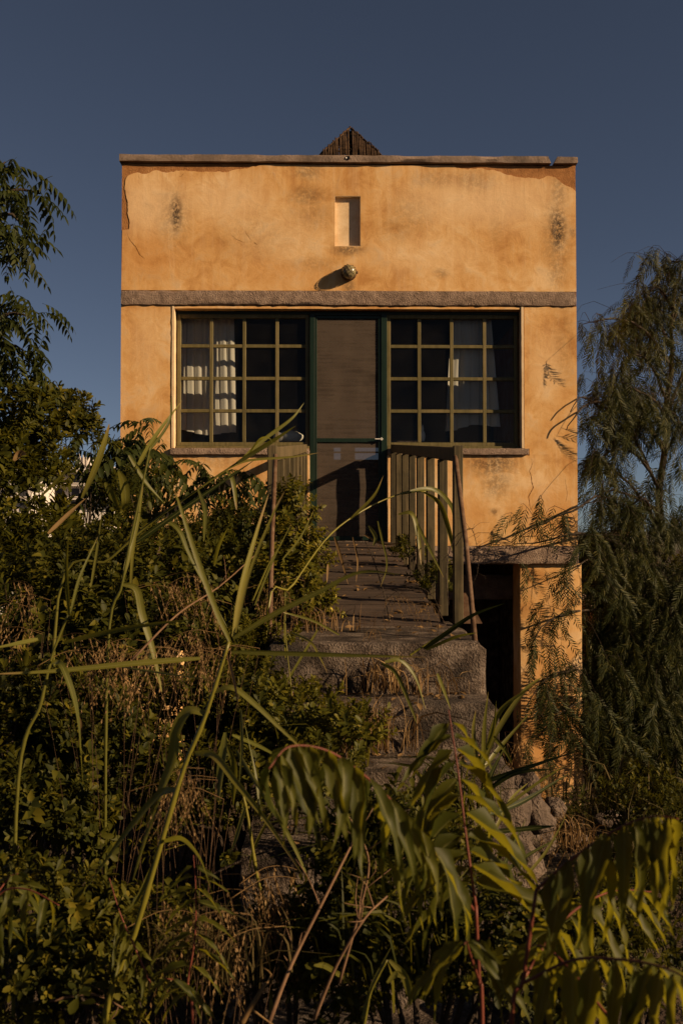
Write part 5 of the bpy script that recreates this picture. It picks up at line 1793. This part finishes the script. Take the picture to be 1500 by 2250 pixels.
ailanthus('two small red stalked fronds low beside the reed stalk', [(425, 2320), (412, 2160)],
          [(([(412, 2160, 1.9), (428, 2060, 1.9), (430, 1960, 1.9), (425, 1880, 1.9)], 8, 95), dict(hang=.45, fwd=.2, sidew=.9)),
           (([(330, 2160, 1.95), (295, 2080, 1.95), (265, 2010, 1.95), (240, 1930, 1.95)], 8, 90), dict(hang=.45, fwd=.2, sidew=.9)),
           (([(420, 2200, 1.85), (400, 2160, 1.8), (360, 2150, 1.7)], 4, 90), dict(hang=.8))], 1.9, .004)
ailanthus('frond drooping at the left edge near the bottom', [(-60, 2300), (-40, 2050)],
          [(([(-40, 2050, 1.7), (0, 1965, 1.7), (60, 1955, 1.68), (130, 1990, 1.65)], 5, 115), dict(hang=.9, sidew=.6)),
           (([(-40, 2080, 1.7), (-20, 1990, 1.75), (20, 1930, 1.8), (40, 1920, 1.8)], 4, 100), dict(hang=.5))], 1.7, .005)

# ------------------------------------------------------------------ dry grasses
def seed_tpl(r, L=.30, nb=4, tl=.22):
    acc = Acc()
    n = 16
    s = np.linspace(0, 1, n)
    C = np.stack([L * s * (1 - .25 * s), .03 * L * np.sin(s * 5), -.45 * L * np.maximum(0, s - .35) ** 1.6], 1)
    V, T = tube_np(C, np.linspace(.0013, .0006, n), 3)
    acc.add(V, T, .4)
    sp = leaf_tpl(.017, .0050, .2, .1, 'thin')
    for b in range(nb):
        j = int(n * (.4 + .58 * b / nb))
        m = 12
        q = np.linspace(0, 1, m)
        dx, dy = r.normal() * .10 + .08, r.normal() * .12
        l = tl * (.6 + .7 * r.random())
        B = C[j] + np.stack([dx * l * q, dy * l * q, .15 * l * q - 1.1 * l * q ** 1.4], 1)
        V, T = tube_np(B, .0006, 3)
        acc.add(V, T, .5)
        for i in range(1, m):
            for _ in range(2):
                d = np.array([r.normal() * .22, r.normal() * .22, -1.0])
                Rm = frames(d[None], r.normal(size=(1, 3)))[0]
                acc.add(sp[0] @ Rm.T + B[i], sp[1], r.random())
    return np.vstack(acc.V), np.vstack(acc.T), np.concatenate(acc.v)


SD = [seed_tpl(TR) for _ in range(5)]


def dry_grass(label, heads, d, sc=1.0, foot=None):
    """heads: photo pixels where seed heads hang"""
    c = atd(sum(h[0] for h in heads) / len(heads), max(h[1] for h in heads) + 120, d)
    g = ground_z(c.x, c.y)
    if foot is not None:
        f = atd(foot[0], foot[1], foot[2])
        base = Vector(f)
    else:
        base = Vector((c.x, c.y, g))
    root = thing('dry_grass', label, 'grass', base, 'dry grass with hanging seed heads')
    ms = shared(SD, 'seed_head', M['straw'])
    for h in heads:
        p = np.array(atd(h[0], h[1], d + rng.normal() * .08))
        az = h[2] if len(h) > 2 else rng.uniform(-1.2, 1.2)
        dirv = np.array([math.cos(az) * (1 if rng.random() < .6 else -1), -.4 + rng.normal() * .4, .25])
        Rm = frames(dirv[None], np.array([[0, 0, 1.0]]))[0]
        s = sc * (.75 + .5 * rng.random())
        q0 = p - Rm @ np.array([.2 * s, 0, 0])
        place('seed_head', ms[int(rng.integers(5))], Rm, q0, s, root)
        b0_ = np.array(base) + rng.normal(size=3) * np.array([.05, .05, 0])
        C = spline([b0_, b0_ * .4 + q0 * .6 + np.array([0, 0, .1]), q0], 10)
        obj('stalk', tube('stalk', C, np.linspace(.0010, .0007, 10), 4), M['cane'], root)


def hs_(x0, x1, y0, y1, n):
    return [(rng.uniform(x0, x1), rng.uniform(y0, y1)) for _ in range(n)]


dry_grass('row of hanging brown seed heads above the long horizontal reed leaf', hs_(170, 330, 1375, 1430, 13), 3.2, .75)
dry_grass('brown seed heads left of the fanning reed top', hs_(330, 480, 1370, 1430, 10), 3.3, .7)
dry_grass('pale seed heads high in front of the dark gap under the house', hs_(340, 480, 1240, 1320, 11), 4.3, .9)
dry_grass('seed heads hanging along the leaning reed stalk', hs_(370, 430, 1680, 1760, 8), 2.2, .55)
dry_grass('seed heads beneath the right leaning reed leaf at bottom centre', hs_(560, 650, 1870, 1990, 11), 2.5, .8)
dry_grass('seed heads nodding over the end of the walkway', [(850, 1310, .2), (890, 1305, .2), (905, 1315, .2), (925, 1320, .3), (950, 1318, .3), (870, 1300, .1)], 4.75, .55, (960, 1395, 4.75))
dry_grass('short dry seed stalks on the top step edge', hs_(800, 840, 1370, 1390, 5), 4.35, .35, (825, 1405, 4.35))
dry_grass('thin seed heads beside the vine on the left pipe', hs_(570, 640, 1250, 1320, 9), 4.7, .7)
dry_grass('drooping dry grass at the right of the steps above the stones', hs_(1110, 1240, 1600, 1690, 9), 4.6, .8)
dry_grass('dry seed heads over the rubble stones', hs_(1190, 1300, 1770, 1850, 8), 3.8, .7)
dry_grass('dry grass low at the bottom left behind small fronds', hs_(330, 520, 1960, 2100, 12), 2.2, .6)
dry_grass('seed heads in the dark bottom centre', hs_(520, 700, 1980, 2120, 10), 2.4, .6)
dry_grass('faint seed heads at the left edge above the horizontal reed leaf', hs_(-10, 70, 1260, 1400, 7), 3.6, .8)


def tuft(label, px_, py_, d, n, hpx, spread, mat='straw', name='grass_tuft', wid=.0022):
    c = np.array(atd(px_, py_, d))
    k = d / FPX
    acc = Acc()
    for i in range(n):
        b = c + np.array([rng.normal() * spread * k, rng.normal() * spread * k * .5, rng.normal() * .004])
        h = hpx * k * (.5 + .7 * rng.random())
        lean = rng.normal(size=2) * .45
        C = spline([b, b + np.array([lean[0] * .25 * h, lean[1] * .2 * h, h * .6]), b + np.array([lean[0] * h, lean[1] * h * .6, h * (.95 - .4 * abs(lean[0]))])], 6)
        T = unit(np.gradient(C, axis=0))
        A = unit(np.cross(T, rand_unit(1)))
        w_ = wid * np.array([.7, 1, 1, .8, .5, .1]) * (.6 + .8 * rng.random())
        V = np.concatenate([C + A * w_[:, None], C - A * w_[:, None]])
        F = []
        for j in range(5):
            F += [(j, j + 1, j + 7), (j, j + 7, j + 6)]
        acc.add(V, np.array(F), rng.random())
    return obj(name, acc.mesh(name), M[mat], None, label, 'grass', kind='stuff')


tuft('straw coloured grass growing against the second riser', 820, 1650, 3.9, 110, 120, 45)
tuft('straw tuft on the first tread of the steps', 840, 1520, 4.18, 60, 90, 30)
tuft('straw tuft at the left end of the walkway boards', 720, 1395, 4.8, 50, 70, 40)
tuft('straw strands along the front of the top step', 930, 1525, 4.18, 50, 80, 40)
tuft('sparse straw in the joint of the third tread', 740, 1660, 3.9, 70, 110, 30)
tuft('green grass tuft left of the middle steps', 690, 1680, 3.6, 90, 140, 50, 'vine', wid=.003)
tuft('green grass tuft right of the lower steps', 1010, 1800, 3.2, 90, 170, 50, 'bush', wid=.003)
tuft('dry grass tuft beside the rubble wall', 1240, 1860, 4.3, 60, 80, 40)
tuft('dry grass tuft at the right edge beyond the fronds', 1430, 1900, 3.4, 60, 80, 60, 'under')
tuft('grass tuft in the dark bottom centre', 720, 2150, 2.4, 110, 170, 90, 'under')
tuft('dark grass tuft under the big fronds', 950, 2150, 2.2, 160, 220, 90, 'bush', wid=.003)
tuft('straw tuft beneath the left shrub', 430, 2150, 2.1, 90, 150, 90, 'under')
tuft('dark grass tuft at the foot of the lower steps', 830, 1950, 2.6, 160, 230, 70, 'bush2', wid=.003)

# ------------------------------------------------------------------ bare stalks, fruit, litter
def stalk_thing(label, pts, r=.0035, mat='cane', side=6):
    C = spline([atd(*q) for q in pts], 16)
    root = thing('dry_stalk', label, 'stalk', tuple(C[0]), 'dry bare stalks')
    obj('stem', tube('stem', C, np.linspace(r, r * .5, 16), 6), M[mat], root)
    for i in range(side):
        j = int(rng.integers(4, 15))
        d = unit(rng.normal(size=3) + np.array([0, 0, .6])) * .07 * (.5 + rng.random())
        obj('twig', tube('twig', spline([C[j], C[j] + d * .6 + rng.normal(size=3) * .008, C[j] + d], 5), [r * .4, r * .35, r * .3, r * .25, r * .15], 4), M[mat], root)


M['drystalk'] = rough_mat('dry_brown_stalk', [(0.10, 0.055, 0.03), (0.17, 0.10, 0.055)], 25, 120, .3, .002)
stalk_thing('long dry stalk crossing diagonally at the bottom centre', [(590, 2250, 1.9), (640, 2120, 1.95), (720, 1960, 2.0), (800, 1800, 2.1)], .0045, 'drystalk')
stalk_thing('second dry stalk beside the diagonal one', [(690, 2240, 2.0), (740, 2120, 2.0), (800, 2020, 2.0), (850, 1970, 2.1)], .004, 'drystalk')
stalk_thing('forked dry stalk left of the big plant', [(745, 2160, 2.1), (790, 2000, 2.1), (810, 1900, 2.1), (790, 1830, 2.1)], .0035, 'drystalk')
stalk_thing('grey stick lying across the left shrub', [(290, 1450, 2.9), (390, 1350, 3.0), (480, 1290, 3.2), (560, 1220, 3.4)], .0035, 'drystalk', 2)
stalk_thing('brown twig low at the left bottom', [(110, 2200, 2.0), (200, 2185, 2.0), (270, 2215, 2.0)], .0035, 'drystalk', 3)
stalk_thing('pale dry stalk near the bottom edge', [(530, 2250, 1.8), (560, 2200, 1.8), (585, 2160, 1.8)], .006, 'straw', 2)
stalk_thing('thin branch crossing dark behind the reed leaves', [(450, 1930, 2.6), (560, 1880, 2.6), (660, 1865, 2.6), (780, 1880, 2.6)], .003, 'bark', 5)
stalk_thing('bare twisted twigs on the right railing', [(1000, 1200, 4.95), (1030, 1160, 4.95), (1045, 1190, 4.95), (1050, 1250, 4.95), (1035, 1290, 4.95)], .002, 'bark', 9)
stalk_thing('bare twisted twigs climbing the right post', [(985, 1330, 5.0), (980, 1250, 5.0), (1000, 1180, 5.0), (1040, 1160, 4.9)], .0025, 'bark', 9)
stalk_thing('bare twig arching over the right side of the walkway boards', [(975, 1370, 5.0), (950, 1310, 5.0), (905, 1290, 5.0), (850, 1330, 5.0)], .0025, 'bark', 4)
stalk_thing('dark bare stem rising through the walkway boards', [(858, 1375, 5.1), (842, 1300, 5.2), (820, 1230, 5.3), (803, 1190, 5.4)], .004, 'bark', 4)
for i, (a, b, d, lab) in enumerate(((726, 1340, 5.02, 'yellow green fruit low on the vine beside the walkway'), (751, 1354, 4.98, 'yellow fruit nearest the end of the walkway'), (735, 1310, 5.1, 'small fruit hidden in the vine leaves'))):
    c = atd(a, b, d)
    obj('fruit', lumps('fruit', [(tuple(c), (.011, .011, .013))], 2, .05), M['fruit'], None, lab, 'fruit')
for (a, b, d, lab) in ((44, 1000, 5.2, 'pale dry leaf caught in the left evergreen shrub'),):
    obj('dry_leaf', blade_mesh([(a - 14, b + 12, d), (a, b - 4, d), (a + 14, b - 2, d - .02)], 22, prof='mid', lean=.1), M['straw'], None, lab, 'leaf')


def litter():
    acc = Acc()
    n = 420
    lf = leaf_tpl(.045, .02, .5, .4)
    px_, d_, z_ = [], [], []
    for i in range(n):
        if rng.random() < .6:
            k = int(rng.integers(0, 5))
            back = 5.0 if k == 0 else fronts[k - 1]
            d = back - (back - fronts[k]) * rng.random() ** 2 * (1 if k else .9)
            z = tops[k] + .006
        else:
            d = rng.uniform(5.05, 9.3)
            z = z0w + (z1w - z0w) * (d - d0) / (d1 - d0) + .006
        px_.append(rng.uniform(-.2, .6) if rng.random() < .6 else (-.19 + abs(rng.normal()) * .06 if rng.random() < .5 else .58 - abs(rng.normal()) * .06))
        d_.append(d - 9.5)
        z_.append(z)
    P_ = np.stack([px_, d_, z_], 1)
    D_ = rng.normal(size=(n, 3)) * np.array([1, 1, .15])
    acc.inst(lf, frames(D_, np.array([0, 0, 1.0]) + rng.normal(size=(n, 3)) * .4), P_, .4 + .8 * rng.random(n), rng.random(n))
    obj('leaf_litter', acc.mesh('leaf_litter'), M['straw'], None, 'dry fallen leaves scattered over the walkway and steps', 'leaves', kind='stuff')


litter()


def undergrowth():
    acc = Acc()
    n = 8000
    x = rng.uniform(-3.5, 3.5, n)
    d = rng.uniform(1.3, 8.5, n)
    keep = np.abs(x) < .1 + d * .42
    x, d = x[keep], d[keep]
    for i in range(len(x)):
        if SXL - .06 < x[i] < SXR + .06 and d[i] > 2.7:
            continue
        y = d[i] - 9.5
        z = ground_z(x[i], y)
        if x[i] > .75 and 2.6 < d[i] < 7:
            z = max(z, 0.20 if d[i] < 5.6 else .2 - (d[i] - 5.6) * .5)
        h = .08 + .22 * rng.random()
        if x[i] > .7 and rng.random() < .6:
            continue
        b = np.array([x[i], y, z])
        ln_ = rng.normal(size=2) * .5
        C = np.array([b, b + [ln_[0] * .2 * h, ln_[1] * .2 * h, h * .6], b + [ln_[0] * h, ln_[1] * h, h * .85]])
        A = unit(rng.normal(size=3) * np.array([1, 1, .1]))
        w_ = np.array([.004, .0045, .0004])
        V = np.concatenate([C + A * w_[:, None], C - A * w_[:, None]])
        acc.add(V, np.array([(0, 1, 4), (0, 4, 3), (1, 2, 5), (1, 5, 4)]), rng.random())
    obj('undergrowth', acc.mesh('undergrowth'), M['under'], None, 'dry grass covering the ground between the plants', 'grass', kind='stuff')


undergrowth()
